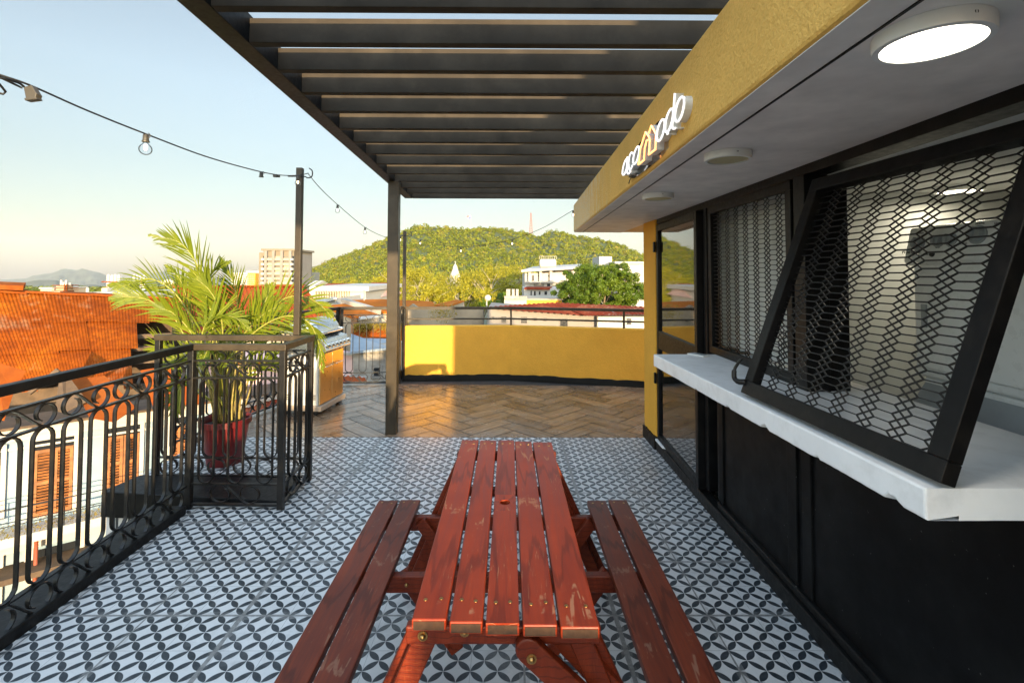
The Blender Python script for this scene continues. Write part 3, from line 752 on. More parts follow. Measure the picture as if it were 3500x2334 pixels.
# things in and on the kiosk
cu = MB(); n = 110
for i in range(n):
    a, b = i / n, (i + 1) / n
    f = lambda t: (2.93 + .022 * math.sin(t * 88) + .012 * math.sin(t * 41 + 1), .0 + 1.50 * t)
    (xa, ya), (xb, yb) = f(a), f(b)
    cu.quad((xa, ya, 1.115), (xb, yb, 1.115), (xb, yb, 2.14), (xa, ya, 2.14))
tag(cu.build('curtain', 'curtain', smooth=True, origin=(2.93, .5, 1.1)), 'white pleated curtain hanging behind the closed mesh shutter', 'curtain')
ph = thing('phone', 'small white phone lying on the far end of the white counter', 'phone', (2.57, .93, 1.10), R_(28))
mb = MB(); mb.box((-.035, -.07, .001), (.035, .07, .009)); mb.build('case', 'white_plastic', ph, local=True, bevel=.003)
mb = MB(); mb.box((-.031, -.064, .009), (.031, .064, .0102)); mb.build('screen', 'appliance_grey', ph, local=True)
for k in range(4):
    mb = MB(); z = .10 + k * .17
    mb.lathe([(.001, -.14), (.065, -.138), (.072, -.12), (.075, 0), (.072, .12), (.065, .138), (.001, .14)], (2.98, 1.02, z + .078), 16, 'y')
    tag(mb.build('rolled_towel', 'towel', smooth=True, origin=(2.98, 1.02, z)), ('dark rolled towel in the gap beside the door, %s of its stack' % ('lowest', 'second lowest', 'second highest', 'topmost')[k]), 'towel', 'rolled towels stacked beside the door')
# stacked laundry unit
lx = 3.42; y0, y1 = -.47, .22
lu = thing('laundry_unit', 'white stacked washer and dryer with a knobbed control panel behind the open mesh shutter', 'washing machine', (3.75, -.12, 0))
mb = MB(); mb.box((lx + .03, y0 + .02, 1.12), (4.02, y1 - .02, 1.86)); mb.box((lx + .05, y0 + .05, .96), (4.02, y1 - .05, 1.12)); mb.box((lx - .02, y0, 0), (4.02, y1, .93)); mb.build('cabinet', 'appliance', lu, bevel=.018, seg=3)
mb = MB(); mb.prism([(lx + .028, y0 + .01, 1.70), (lx - .005, y0, 1.72), (lx + .035, y0, 1.90), (lx + .09, y0, 1.91), (lx + .09, y0, 1.70)], (0, y1 - y0, 0)); cp = mb.build('control_panel', 'appliance', lu, bevel=.012, seg=3)
mb = MB(); mb.box((lx + .012, y0 + .055, 1.17), (lx + .029, y1 - .055, 1.66)); dd = mb.build('dryer_door', 'appliance', lu, bevel=.012, seg=3)
mb = MB(); mb.box((lx + .004, y1 - .13, 1.38), (lx + .013, y1 - .095, 1.50)); mb.build('door_grip', 'appliance_grey', dd, bevel=.004)
mb = MB(); mb.prism([(lx + .05, y0 + .06, 1.09), (lx - .015, y0 + .03, .945), (lx - .015, y1 - .03, .945), (lx + .05, y1 - .06, 1.09)], (.04, 0, 0)); mb.build('splash_back', 'appliance_grey', lu)
mb = MB(); mb.box((lx - .02, y0 + .05, .931), (lx + .26, y1 - .05, .965)); mb.build('washer_lid', 'appliance_grey', lu, bevel=.008)
cpn = V((-1, 0, .2)).normalized()
def panel_pt(y, z): return V((lx - .005 + (z - 1.72) * .222, y, z))
for y, z, r in ((.135, 1.815, .030), (.015, 1.820, .026), (-.055, 1.822, .026), (-.19, 1.835, .036)):
    c = panel_pt(y, z); q = cpn.to_track_quat('Z', 'Y').to_matrix().to_4x4()
    mb = MB(); mb.lathe([(r * 1.25, 0), (r * 1.25, .006), (r, .007), (r * .92, .028), (.001, .028)], (0, 0, 0), 20); mb.box((-.0045, -r * .9, .028), (.0045, r * .9, .036))
    for v_ in range(len(mb.v)): mb.v[v_] = q @ mb.v[v_] + c
    mb.build('knob', 'appliance_grey', cp, smooth=40)
for y, z in ((.04, 1.755), (-.31, 1.795)):
    c = panel_pt(y, z); mb = MB(); mb.lathe([(.014, 0), (.012, .008), (.001, .008)], (0, 0, 0), 14)
    for v_ in range(len(mb.v)): mb.v[v_] = q @ mb.v[v_] + c
    mb.build('push_button', 'ink', cp)
def text(name, body, size, loc, rot, mat, parent, ext=.0006, align='CENTER'):
    cu_ = bpy.data.curves.new(name, 'FONT'); cu_.body = body; cu_.size = size; cu_.align_x = align; cu_.extrude = ext
    t = bpy.data.objects.new('tmp', cu_); COL.objects.link(t)
    dg = bpy.context.evaluated_depsgraph_get(); me = bpy.data.meshes.new_from_object(t.evaluated_get(dg)); bpy.data.objects.remove(t)
    me.materials.clear(); me.materials.append(M[mat]); me.transform(Matrix.Translation(loc) @ rot.to_4x4())
    o = bpy.data.objects.new(name, me); COL.objects.link(o)
    if parent is not None:
        o.parent = parent; o.matrix_parent_inverse = wm(parent).inverted()
    return o
tr = Matrix((V((0, -1, 0)), V((.21, 0, .978)), V((-.978, 0, .21)))).transposed()
def lettering(body, size, y, z): text('lettering', body, size, panel_pt(y, z) + cpn * .002, tr, 'ink', cp)
lettering('Whirlpool', .030, .178, 1.765)
lettering('CICLO', .011, .135, 1.866); lettering('NIVEL', .010, .015, 1.785); lettering('TEMP', .010, -.055, 1.787); lettering('SECADO', .012, -.12, 1.795)
lettering('NORMAL', .011, -.19, 1.884); lettering('DELICADO', .011, -.285, 1.877); lettering('INICIO', .011, -.355, 1.792); lettering('AGUA', .010, .075, 1.752)
# ceiling lamps
def lamp(label, c, r, lit):
    t = thing('ceiling_lamp', label, 'lamp', c, 0, 'round ceiling lamps')
    mb = MB(); mb.lathe([(r, 0), (r, -.026), (r * .985, -.032), (r * .87, -.033), (r * .865, -.026), (r * .86, 0)], (0, 0, 0), 40); ho = mb.build('housing', 'white_plastic', t, local=True, smooth=35)
    mb = MB(); mb.lathe([(r * .864, -.024), (r * .864, -.028), (r * .5, -.0285), (.001, -.0285)], (0, 0, 0), 40); mb.build('diffuser', lit, t, local=True, smooth=35)
    mb = MB(); mb.lathe([(.004, 0), (.004, .003), (.001, .003)], (-.0, -r * .999, -.014), 10, 'y'); mb.build('screw', 'ink', ho, local=True)
    return t
zl = ZS - .0045
lamp('large lit round lamp on the soffit nearest the viewer', (2.185, -1.42, zl), .105, 'lamp_on')
lamp('unlit round lamp on the soffit above the lit mesh shutters, middle of three', (2.225, -.335, zl), .095, 'lamp_off')
lamp('smallest looking unlit round lamp on the soffit above the glazed door', (2.255, .775, zl), .100, 'lamp_off')
lamp('lit round lamp on the ceiling inside the kiosk', (3.86, .36, 2.158), .115, 'lamp_in')
for c, e_, col in (((3.86, .36, 2.10), 1.0, (1, .90, .68)), ((2.185, -1.42, ZS - .06), .8, (1, .9, .75))):
    ld = bpy.data.lights.new('lamp_light', 'AREA'); ld.shape = 'DISK'; ld.size = .18; ld.energy = e_; ld.color = col
    lo = bpy.data.objects.new('lamp_light', ld); COL.objects.link(lo); lo.location = c

# ================================================================ NEON SIGN
sg = thing('neon_sign', 'neon sign of white letters with an orange house outline on the yellow fascia', 'sign', (fl(-.2) - .02, -.1, 2.28))
XS = fl(-.1) - .045
def zz(x, y): return atx((2000 + x * .2551) / K, (240 + y * .2551) / K, XS)
def letter(strokes, mat, r=.0038):
    mb = MB(); sb = MB(); 
    for st, closed, smooth in strokes:
        P = [zz(*p) for p in st]
        if smooth:
            if closed: P = spline(P + [P[0]], 6)[:-1]
            else: P = spline(P, 6)
        mb.tube(P, r, 6, closed)
        Q = [p + V((.022, 0, 0)) for p in P]
        sb.sweep_rect(Q, (1, 0, 0), .034, .006, closed)
    o = mb.build('letter', mat, sg, smooth=True); sb.build('letter_return', 'white_plastic', o)
def oval(cx, cy, rx, ry, tilt=.22):
    P = []
    for i in range(14):
        a = 2 * math.pi * i / 14; x, y = rx * math.cos(a), ry * math.sin(a); P.append((cx + x - y * tilt, cy + y))
    return P
letter([(oval(533, 1298, 25, 110), True, True), ([(565, 1160), (560, 1290), (562, 1375), (578, 1392), (586, 1378)], False, True)], 'neon_white')
letter([([(640, 1125), (622, 1103), (598, 1140), (580, 1230), (584, 1310), (598, 1335), (620, 1305), (632, 1275)], False, True), ([(604, 1340), (603, 1375)], False, False)], 'neon_white')
letter([(oval(682, 1142, 31, 120), True, True)], 'neon_white')
letter([([(710, 1268), (735, 1060), (808, 830), (848, 890), (865, 930), (858, 1060), (850, 1135), (940, 1062), (948, 860), (885, 745), (850, 850)], False, False),
        ([(710, 1268), (788, 1205), (796, 1050), (822, 945), (845, 935)], False, False)], 'neon_orange')
letter([(oval(1010, 806, 42, 148), True, True)], 'neon_white')
letter([(oval(1122, 676, 42, 158), True, True), ([(1200, 312), (1186, 500), (1166, 700), (1166, 770), (1185, 790), (1208, 775)], False, True), ([(1106, 835), (1100, 868)], False, False)], 'neon_white')
letter([(oval(1262, 526, 50, 168), True, True)], 'neon_white')
mb = MB()
bl = [(490, 1440), (500, 1180), (640, 960), (860, 690), (1000, 600), (1190, 250), (1330, 290), (1385, 420), (1290, 750), (1110, 890), (900, 1170), (740, 1310), (560, 1450)]
mb.prism([zz(*p) + V((.041, 0, 0)) for p in bl], (.003, 0, 0)); mb.build('backing_plate', 'acrylic', sg)
mb = MB(); P = [zz(530, 1440), zz(510, 1480), zz(500, 1520)]; mb.tube([p + V((.038, 0, 0)) for p in spline(P, 5)], .003, 6); mb.build('power_lead', 'cable', sg)
# ================================================================ PICNIC TABLE
tb = thing('picnic_table', 'red painted wooden picnic table with two attached benches on the patterned tiles', 'picnic table', (1.27, -.4, 0))
yn, yf = -1.105, .315; zt = .73
xs = [(1.025, 1.117), (1.127, 1.215), (1.224, 1.312), (1.322, 1.412), (1.420, 1.522)]
ends = [(-1.105, .330), (-1.115, .325), (-1.12, .322), (-1.127, .308), (-1.135, .295)]
for i, ((a, b), (e0, e1)) in enumerate(zip(xs, ends)):
    mb = MB()
    sh = lambda y: -.006 * (y + 1.1) / 1.4 * (1 if i > 1 else .5)
    if i == 2:
        hy = -.425; hr = .0215; cx = (a + b) / 2
        for (u0, u1) in ((e0, hy - .04), (hy + .04, e1)): pass
        n = 24; ring = [V((cx + hr * math.cos(2 * math.pi * k / n), hy + hr * math.sin(2 * math.pi * k / n), 0)) for k in range(n)]
        outer = []
        for k in range(n):
            an = 2 * math.pi * k / n; c_, s_ = math.cos(an), math.sin(an); hw, hh = (b - a) / 2, .07
            sc_ = min(hw / abs(c_) if abs(c_) > 1e-6 else 9, hh / abs(s_) if abs(s_) > 1e-6 else 9)
            outer.append(V((cx + c_ * sc_, hy + s_ * sc_, 0)))
        for z in (zt, zt - .032):
            for k in range(n):
                k2 = (k + 1) % n; Z = V((0, 0, z)); mb.quad(ring[k] + Z, outer[k] + Z, outer[k2] + Z, ring[k2] + Z)
        for k in range(n):
            k2 = (k + 1) % n
            mb.quad(ring[k] + V((0, 0, zt)), ring[k2] + V((0, 0, zt)), ring[k2] + V((0, 0, zt - .032)), ring[k] + V((0, 0, zt - .032)))
        for z in (zt, zt - .032):
            for u0, u1 in ((e0, hy - .07), (hy + .07, e1)): mb.quad((a, u0, z), (b, u0, z), (b, u1, z), (a, u1, z))
        for x in (a, b): mb.quad((x, e0, zt - .032), (x, e1, zt - .032), (x, e1, zt), (x, e0, zt))
        mb.quad((a, e1, zt), (b, e1, zt), (b, e1, zt - .032), (a, e1, zt - .032)); mb.quad((a, e0, zt), (b, e0, zt), (b, e0, zt - .032), (a, e0, zt - .032))
    else:
        mb.add([(a, e0, zt - .032), (b, e0, zt - .032), (b + sh(e1), e1, zt - .032), (a + sh(e1), e1, zt - .032), (a, e0, zt), (b, e0, zt), (b + sh(e1), e1, zt), (a + sh(e1), e1, zt)],
               [(0, 3, 2, 1), (4, 5, 6, 7), (0, 1, 5, 4), (1, 2, 6, 5), (2, 3, 7, 6), (3, 0, 4, 7)])
    pk = mb.build('tabletop_plank', ['table'], tb, bevel=0 if i == 2 else .004)
    mb = MB(); mb.box((a + .005, e0 - .0015, zt - .028), (b - .005, e0 + .001, zt - .005)); mb.build('end_grain', 'endgrain', pk)
    for y in (e0 + .085, e1 - .055):
        for x in (a + .024, b - .024):
            mb = MB(); mb.lathe([(.0062, -.001), (.0058, .0012), (.002, .0006), (.001, .0006)], (x, y + random.uniform(-.008, .008), zt), 10); mb.build('screw', 'brass', pk, smooth=40)
zs = .43
for (a, b, a2, b2) in ((.582, .685, .582, .685), (.698, .805, .698, .805), (1.706, 1.806, 1.706, 1.806), (1.822, 1.922, 1.822, 1.922)):
    mb = MB(); mb.box((a, -1.14, zs - .033), (b, .268 + random.uniform(-.006, .006), zs)); pk = mb.build('bench_plank', 'seat', tb, bevel=.0045)
    for y in (.232, -1.05):
        for x in (a + .025, b - .025):
            mb = MB(); mb.lathe([(.0058, -.001), (.0054, .0012), (.001, .0008)], (x, y + random.uniform(-.01, .01), zs), 10); mb.build('screw', 'brass', pk, smooth=40)
# aprons under the top, seat bearers, splayed legs and folding stays
for y in (-1.085, .235):
    mb = MB(); mb.box((1.005, y, .648), (1.535, y + .030, .697)); ap = mb.build('apron', 'leg', tb, bevel=.006)
    if y < 0:
        for x, z in ((1.052, .673), (1.165, .684)):
            mb = MB(); mb.sphere((x, y - .004, z), .0085, 10); mb.lathe([(.0135, -.0015), (.0135, .0015)], (x, y - .001, z), 14, 'y'); mb.build('bolt', 'brass', ap, smooth=40)
    else:
        pass
mb = MB(); mb.box((1.03, -.23, .665), (1.515, -.19, .697)); mb.build('apron', 'leg', tb, bevel=.005)
for y in (-1.06, .195):
    for sx in (-1, 1):
        for off, dx in ((0, 0), (.034, .035 * sx)):
            mb = MB(); mb.bar((1.27 + sx * .205 - (0 if sx > 0 else .005) + dx * .6, y + off, .664), (1.27 + sx * .50 + dx, y + off, .0), .030, .062, (sx, 0, .44)); lg = mb.build('leg', 'leg', tb, bevel=.005)
for y in (-.335, .165, -.93):
    mb = MB(); mb.box((.60, y - .018, .325), (1.925, y + .018, .396)); br = mb.build('seat_bearer', 'leg', tb, bevel=.005)
    for x in (.86, 1.02, 1.55):
        mb = MB(); mb.sphere((x, y - .019, .36), .008, 8); mb.build('bolt', 'brass', br, smooth=True)
for sx in (-1, 1):
    for y in (.13, -.30):
        mb = MB(); mb.bar((1.27 + sx * .44, y, .385), (1.27 + sx * .20, y - .0, .06), .03, .06, (sx, 0, -.8)); mb.build('stay', 'leg', tb, bevel=.005)
# rounded folding stay bolted to the near apron
mb = MB(); p, q = V((1.335, 0, .655)), V((1.66, 0, .36)); d = (q - p).normalized(); u = V((-d.z, 0, d.x)); w = .033; P = []
for k in range(9): a = math.pi / 2 + math.pi * k / 8; P.append(p + (d * math.cos(a) + u * math.sin(a)) * w)
for k in range(9): a = -math.pi / 2 + math.pi * k / 8; P.append(q + (d * math.cos(a) + u * math.sin(a)) * w)
mb.prism([V((v.x, -1.118, v.z)) for v in P], (0, .030, 0)); st = mb.build('stay', 'leg', tb, bevel=.005)
for x, z in ((1.345, .637), (1.455, .538)):
    mb = MB(); mb.sphere((x, -1.121, z), .0085, 10); mb.lathe([(.0135, -.0015), (.0135, .0015)], (x, -1.119, z), 14, 'y'); mb.build('bolt', 'brass', st, smooth=40)
mb = MB(); mb.bar((1.425, -1.05, .655), (1.82, -1.05, .25), .03, .062, (1, 0, .9)); mb.build('stay', 'leg', tb, bevel=.005)
mb = MB(); mb.box((.99, -1.04, .10), (1.55, -1.01, .16)); mb.build('stretcher', 'leg', tb, bevel=.005)

# ================================================================ GAS GRILL
gl_ = thing('gas_grill', 'stainless steel gas grill on a wheeled cabinet beside the palm', 'grill', (-1.12, 3.69, 0), R_(-6))
def gb(name, mat, parent, fn, **kw):
    mb = MB(); fn(mb); return mb.build(name, mat, parent, local=True, **kw)
D_, Wd = .225, .31     # half depth (front is +x), half width along y
gb('base', 'grill_base', gl_, lambda m: m.box((-D_ - .01, -Wd - .02, .055), (D_ + .045, Wd + .02, .115)), bevel=.006)
cb = gb('cabinet', 'grill_side', gl_, lambda m: m.box((-D_, -Wd, .115), (D_, Wd, .72)), bevel=.006)
def vents(m):
    for k in range(3):
        m.box((-D_ + .03, -Wd - .0025, .185 + .022 * k), (-D_ + .12, -Wd - .0005, .195 + .022 * k))
        m.box((D_ - .12, -Wd - .0025, .185 + .022 * k), (D_ - .03, -Wd - .0005, .195 + .022 * k))
gb('vent', 'rubber', cb, vents)
for a, b in ((-Wd + .005, -.003), (.003, Wd - .005)):
    dr_ = gb('door', 'stainless_brushed', gl_, lambda m: m.box((D_ + .001, a, .125), (D_ + .018, b, .70)), bevel=.004)
    yc = b - .03 if a < -.1 else a + .03
    y_a, y_b = (a + .09, b - .04) if a < -.1 else (a + .04, b - .09)
    gb('handle', 'stainless', dr_, lambda m: m.tube(spline([(D_ + .016, y_a, .545), (D_ + .05, y_a, .55), (D_ + .055, (y_a + y_b) / 2, .55), (D_ + .05, y_b, .55), (D_ + .016, y_b, .545)], 5), .006, 8), smooth=True)
gb('firebox', 'rubber', gl_, lambda m: m.box((-D_ + .02, -Wd + .005, .72), (D_ - .02, Wd - .005, .90)), bevel=.006)
pnl = gb('control_panel', 'stainless', gl_, lambda m: m.prism([(D_ - .05, -Wd - .015, .90), (D_ + .055, -Wd - .015, .875), (D_ + .105, -Wd - .015, .745), (D_ + .03, -Wd - .015, .715), (-D_ + .05, -Wd - .015, .72), (-D_ + .05, -Wd - .015, .90)], (0, 2 * Wd + .03, 0)), bevel=.008, seg=3)
kn = V((.93, 0, .36)).normalized()
for k in range(6):
    y = -Wd + .06 + k * (2 * Wd - .12) / 5 + (.02 if k == 5 else 0)
    def kf(m):
        q = kn.to_track_quat('Z', 'Y').to_matrix().to_4x4(); c = V((D_ + .082, y, .805))
        m.lathe([(.033, 0), (.033, .008), (.026, .010), (.024, .040), (.001, .041)], (0, 0, 0), 16)
        for i in range(len(m.v)): m.v[i] = q @ m.v[i] + c
    gb('knob', 'stainless', pnl, kf, smooth=40)
def lid(m):
    prof = []
    for k in range(15):
        a = math.pi * (.02 + .93 * k / 14); prof.append((-.005 - math.cos(a) * -.215, .90 + .205 * math.sin(a) ** .8))
    n = len(prof); W2 = Wd - .01
    rows = [(-W2, .80), (-W2 + .012, .95), (-W2 + .05, 1.0), (W2 - .05, 1.0), (W2 - .012, .95), (W2, .80)]
    vs = []
    for y, s in rows:
        for x, z in prof: vs.append((x * (.9 + .1 * s), y, .90 + (z - .90) * s))
    fs = []
    for i in range(len(rows) - 1):
        for j in range(n - 1): fs.append((i * n + j, i * n + j + 1, (i + 1) * n + j + 1, (i + 1) * n + j))
    fs.append(tuple(range(n))); fs.append(tuple(range((len(rows) - 1) * n, len(rows) * n))[::-1])
    m.add(vs, fs)
ld_ = gb('lid', 'stainless', gl_, lid, smooth=50)
gb('handle', 'stainless', ld_, lambda m: m.tube(spline([(.19, -Wd + .06, .965), (.255, -Wd + .05, .955), (.268, -.15, .95), (.268, .15, .95), (.255, Wd - .05, .955), (.19, Wd - .06, .965)], 6), .012, 10), smooth=True)
for sx in (-1, 1):
    for sy in (-1, 1):
        wh = gb('wheel', 'rubber', gl_, lambda m: m.lathe([(.001, -.014), (.024, -.014), (.028, -.008), (.028, .008), (.024, .014), (.001, .014)], (sx * (D_ - .04), sy * (Wd - .04), .028), 16, 'y'), smooth=40)

# ================================================================ POTTED PALM
pc = V((-1.20, 1.95, 0))
pt_ = thing('flower_pot', 'red plastic flower pot on the tiles holding the palm', 'pot', pc)
mb = MB(); mb.lathe([(.135, 0), (.140, .01), (.188, .335), (.207, .338), (.207, .385), (.196, .388), (.186, .37), (.180, .33), (.001, .33)], (0, 0, 0), 40); po = mb.build('body', 'pot', pt_, local=True, smooth=35)
mb = MB(); mb.lathe([(.179, .331), (.10, .345), (.001, .34)], (0, 0, 0), 24); mb.build('soil', 'soil', po, local=True)
pl = thing('potted_palm', 'leafy areca palm with arching sunlit fronds growing in the red pot', 'palm', pc + V((0, 0, .34)))
def frond(P, ll, n=34, lean=0, start=.22, droop=.25, twist=0, wid=.0155, side=None, tip=.35):
    P = spline(P, 8); k = len(P); mb = MB()
    mb.tube(P, [.0085 * (1 - .82 * i / k) + .0008 for i in range(k)], 5, caps=False)
    fr = mb.build('frond', ['rachis'], pl, smooth=True)
    lf = MB()
    # side vector: horizontal-ish normal to the rachis
    for i in range(n):
        t = start + (1 - start) * (i + .5) / n; f = t * (k - 1); a = int(f); p = P[a].lerp(P[min(a + 1, k - 1)], f - a)
        d = (P[min(a + 1, k - 1)] - P[max(a - 1, 0)]).normalized()
        s0 = V(side) if side is not None else V((0, -1, .1))
        sd = (s0 - d * s0.dot(d)).normalized(); upv = d.cross(sd).normalized()
        for sg_ in (-1, 1):
            if random.random() < .04: continue
            env = (math.sin(math.pi * min(1, (i + 1.2) / n * .80 + .16)) ** .7) * (1 - (1 - tip) * max(0, t - .6) / .4)
            ln = ll * 1.12 * env * random.uniform(.80, 1.15)
            ang = R_(54 - 30 * t + random.uniform(-9, 9)); roll = twist + random.uniform(-.28, .28)
            sv = upv * math.cos(roll) * sg_ + sd * (.32 + math.sin(roll) * sg_)
            dirv = (d * math.cos(ang) + sv.normalized() * math.sin(ang)).normalized()
            nrm_ = dirv.cross(sd.cross(dirv)).normalized() if True else sd
            wv_ = dirv.cross(sd).normalized()
            pr = []; q = p.copy(); dd = dirv.copy(); st_ = 6
            for j in range(st_ + 1):
                u = j / st_; w = wid * (.45 + 1.3 * u if u < .35 else .92 * (1 - ((u - .35) / .65) ** 1.7)) * .5 + .0006
                ww = (wv_ - dd * wv_.dot(dd)).normalized()
                pr += [q - ww * w, q + ww * w]
                q = q + dd * (ln / st_); dd = (dd + V((0, 0, -droop * (.25 + u) / st_ * 1.6))).normalized()
            lf.add(pr, [(2 * j, 2 * j + 1, 2 * j + 3, 2 * j + 2) for j in range(st_)])
    lf.build('leaflets', ['frond'], fr, recalc=False)
    return fr
def W(px, py, Y): return aty(px, py, Y)
base = lambda dx, dy: pc + V((dx, dy, .42))
FR = [  # survey of the rachis in the photograph: (points, leaflet length, twist)
    ([(493, 960, 1.95), (490, 840, 1.95), (488, 740, 1.95), (472, 660, 1.95), (447, 598, 1.93), (410, 556, 1.9), (343, 541, 1.85)], .33, .15),
    ([(480, 960, 1.9), (455, 850, 1.88), (425, 775, 1.85), (395, 725, 1.82), (343, 690, 1.8), (296, 682, 1.78), (252, 686, 1.76)], .27, .3),
    ([(485, 960, 2.0), (470, 850, 2.05), (448, 760, 2.1), (430, 690, 2.12), (412, 640, 2.15), (378, 608, 2.2)], .23, .1),
    ([(500, 960, 1.9), (508, 860, 1.85), (512, 780, 1.8), (505, 715, 1.76), (482, 668, 1.72), (450, 640, 1.68)], .26, -.1),
    ([(510, 960, 2.0), (530, 860, 2.05), (558, 775, 2.05), (600, 722, 2.05), (650, 687, 2.04), (695, 680, 2.03), (735, 700, 2.02), (768, 735, 2.0)], .30, .1),
    ([(505, 960, 1.9), (518, 870, 1.82), (548, 800, 1.8), (604, 748, 1.8), (662, 725, 1.8), (710, 742, 1.8), (735, 800, 1.78), (742, 855, 1.76)], .27, -.25),
    ([(500, 960, 2.05), (520, 850, 2.2), (540, 770, 2.25), (545, 700, 2.3), (532, 640, 2.35), (505, 590, 2.4)], .29, 0),
    ([(478, 960, 2.0), (440, 880, 2.05), (400, 820, 2.1), (372, 800, 2.12), (350, 815, 2.15)], .24, .3),
    ([(505, 960, 2.1), (545, 860, 2.2), (590, 790, 2.3), (640, 755, 2.35), (690, 760, 2.4), (725, 790, 2.4)], .26, .3),
    ([(490, 960, 1.85), (478, 870, 1.75), (462, 805, 1.72), (470, 750, 1.7), (500, 725, 1.68), (540, 730, 1.66), (575, 760, 1.66)], .22, .5),
    ([(488, 960, 2.0), (468, 830, 2.0), (440, 735, 2.0), (400, 672, 2.0), (345, 640, 2.0), (290, 655, 2.0), (248, 655, 2.0)], .24, -.2),
    ([(515, 970, 1.85), (545, 900, 1.78), (580, 850, 1.74), (620, 830, 1.72), (655, 850, 1.70)], .22, .2),
    ([(475, 970, 1.85), (450, 900, 1.8), (425, 880, 1.78), (405, 910, 1.76), (398, 960, 1.74)], .20, .2),
    ([(495, 960, 2.05), (500, 840, 2.15), (480, 740, 2.2), (470, 670, 2.2), (490, 620, 2.2), (530, 600, 2.2)], .25, .2),
    ([(498, 960, 1.95), (500, 850, 1.95), (496, 770, 1.95), (480, 700, 1.95), (462, 650, 1.95), (440, 620, 1.95)], .27, .1),
    ([(505, 960, 1.98), (520, 860, 1.98), (545, 790, 1.96), (580, 745, 1.95), (620, 712, 1.94), (655, 705, 1.94)], .26, .0),
    ([(488, 960, 1.9), (475, 860, 1.86), (452, 790, 1.84), (425, 745, 1.82), (385, 712, 1.8), (345, 715, 1.8)], .24, .2),
    ([(508, 960, 2.1), (528, 850, 2.15), (552, 780, 2.2), (585, 730, 2.22), (610, 690, 2.25), (625, 650, 2.28)], .26, .1),
]
for i, (pp, ll, tw) in enumerate(FR):
    P = [W(*p) for p in pp]; b0 = base(random.uniform(-.08, .08), random.uniform(-.08, .08)); P[0] = b0
    frond(P, ll, n=36 if ll > .25 else 28, start=.36, twist=tw, droop=.22 + .1 * random.random(), side=(random.uniform(-.3, .1), -1, random.uniform(-.2, .4)))
for i in range(26):
    a = random.uniform(0, 6.28); r0 = random.uniform(.02, .13); r1 = r0 + random.uniform(.02, .12); h = random.uniform(.40, .85)
    p0 = pc + V((r0 * math.cos(a), r0 * math.sin(a), .335)); p1 = pc + V((r1 * math.cos(a), r1 * math.sin(a), .335 + h)); pm = p0.lerp(p1, .5) + V((random.uniform(-.012, .012), random.uniform(-.012, .012), 0))
    mb = MB(); rr = random.uniform(.006, .012); mb.tube(spline([p0, pm, p1], 5), rr, 6); mb.build('stem', 'cane', pl, smooth=True)
for i in range(7):
    a = random.uniform(0, 6.28); p0 = pc + V((.05 * math.cos(a), .05 * math.sin(a), .5 + random.random() * .2)); r = random.uniform(.22, .36); e = pc + V((r * math.cos(a), r * math.sin(a), random.uniform(.85, 1.05)))
    tip_ = pc + V((1.45 * r * math.cos(a), 1.45 * r * math.sin(a), e.z - random.uniform(.05, .25)))
    frond([p0, p0.lerp(e, .55) + V((0, 0, .1)), e, tip_], .19, n=22, start=.35, side=(random.uniform(-.3, .3), -1, .3), droop=.4)

# ================================================================ STRING LIGHTS
def light_pole(label, x, y, z0, z1, w, hookdir=1):
    t = thing('light_pole', label, 'pole', (x, y, z0), 0, 'slim poles carrying the string lights')
    mb = MB(); mb.box((x - w / 2, y - w / 2, z0), (x + w / 2, y + w / 2, z1)); mb.build('pole', 'steel_post', t, bevel=.003)
    h = z1 - .075
    P = spline([(x - .085, y - w / 2 - .006, h), (x + w / 2 + .02, y - w / 2 - .006, h), (x + w / 2 + .05, y - w / 2 - .006, h - .012), (x + w / 2 + .085, y - w / 2 - .006, h + .0), (x + w / 2 + .088, y - w / 2 - .006, h + .045), (x + w / 2 + .062, y - w / 2 - .006, h + .068)], 5)
    mb = MB(); mb.tube(P, .005, 6); mb.build('hook', 'iron', t, smooth=True)
light_pole('slim black pole standing on the railing corner behind the palm', -.445, 1.615, 1.15, 2.515, .048)
light_pole('slim black pole standing on the railing beside the yellow parapet', -.335, 5.20, 1.13, 2.305, .046)
def bulb(root, p, r=.024, tilt=(0, 0), glass=True):
    # socket hanging from the cable with a clear globe
    mb = MB(); mb.lathe([(.0085, 0), (.0105, -.004), (.0115, -.026), (.0145, -.028), (.0145, -.033), (.001, -.034)], p, 12)
    mb.tube([V(p) + V((.010 + .008 * math.sin(a), 0, -.006 + .010 * math.cos(a))) for a in [i * math.pi / 6 for i in range(7)]], .0018, 5)
    s_ = mb.build('socket', 'socket', root, smooth=45)
    if not glass: return s_
    mb = MB(); prof = [(.0075, -.034), (.011, -.040)] + [(r * math.sin(math.pi * k / 12), -.040 - r * (1 - math.cos(math.pi * k / 12)) * .96) for k in range(3, 12)] + [(.0006, -.040 - 1.92 * r)]
    mb.lathe(prof, p, 18); g = mb.build('bulb', 'bulb_glass', s_, smooth=True)
    mb = MB(); q = V(p); mb.tube(spline([q + V((-.004, 0, -.044)), q + V((-.005, 0, -.060)), q + V((0, 0, -.066)), q + V((.005, 0, -.060)), q + V((.004, 0, -.044))], 4), .0022, 5); mb.build('filament', 'filament', g, smooth=True)
    return s_
def string(label, P, bulbs, extra=None):
    t = thing('string_light', label, 'string lights', P[0], 0, 'string lights over the terrace')
    S = spline(P, 10); mb = MB(); mb.tube(S, .0033, 6); mb.build('cable', 'cable', t, smooth=True)
    for px, py, r, g in bulbs:
        # hang it from the nearest point of the cable seen in that direction
        d = ray(px, py).normalized(); best = min(S, key=lambda s: ((s - CAM) - d * (s - CAM).dot(d)).length); bulb(t, best + V((0, 0, -.001)), r, glass=g)
    return t, S
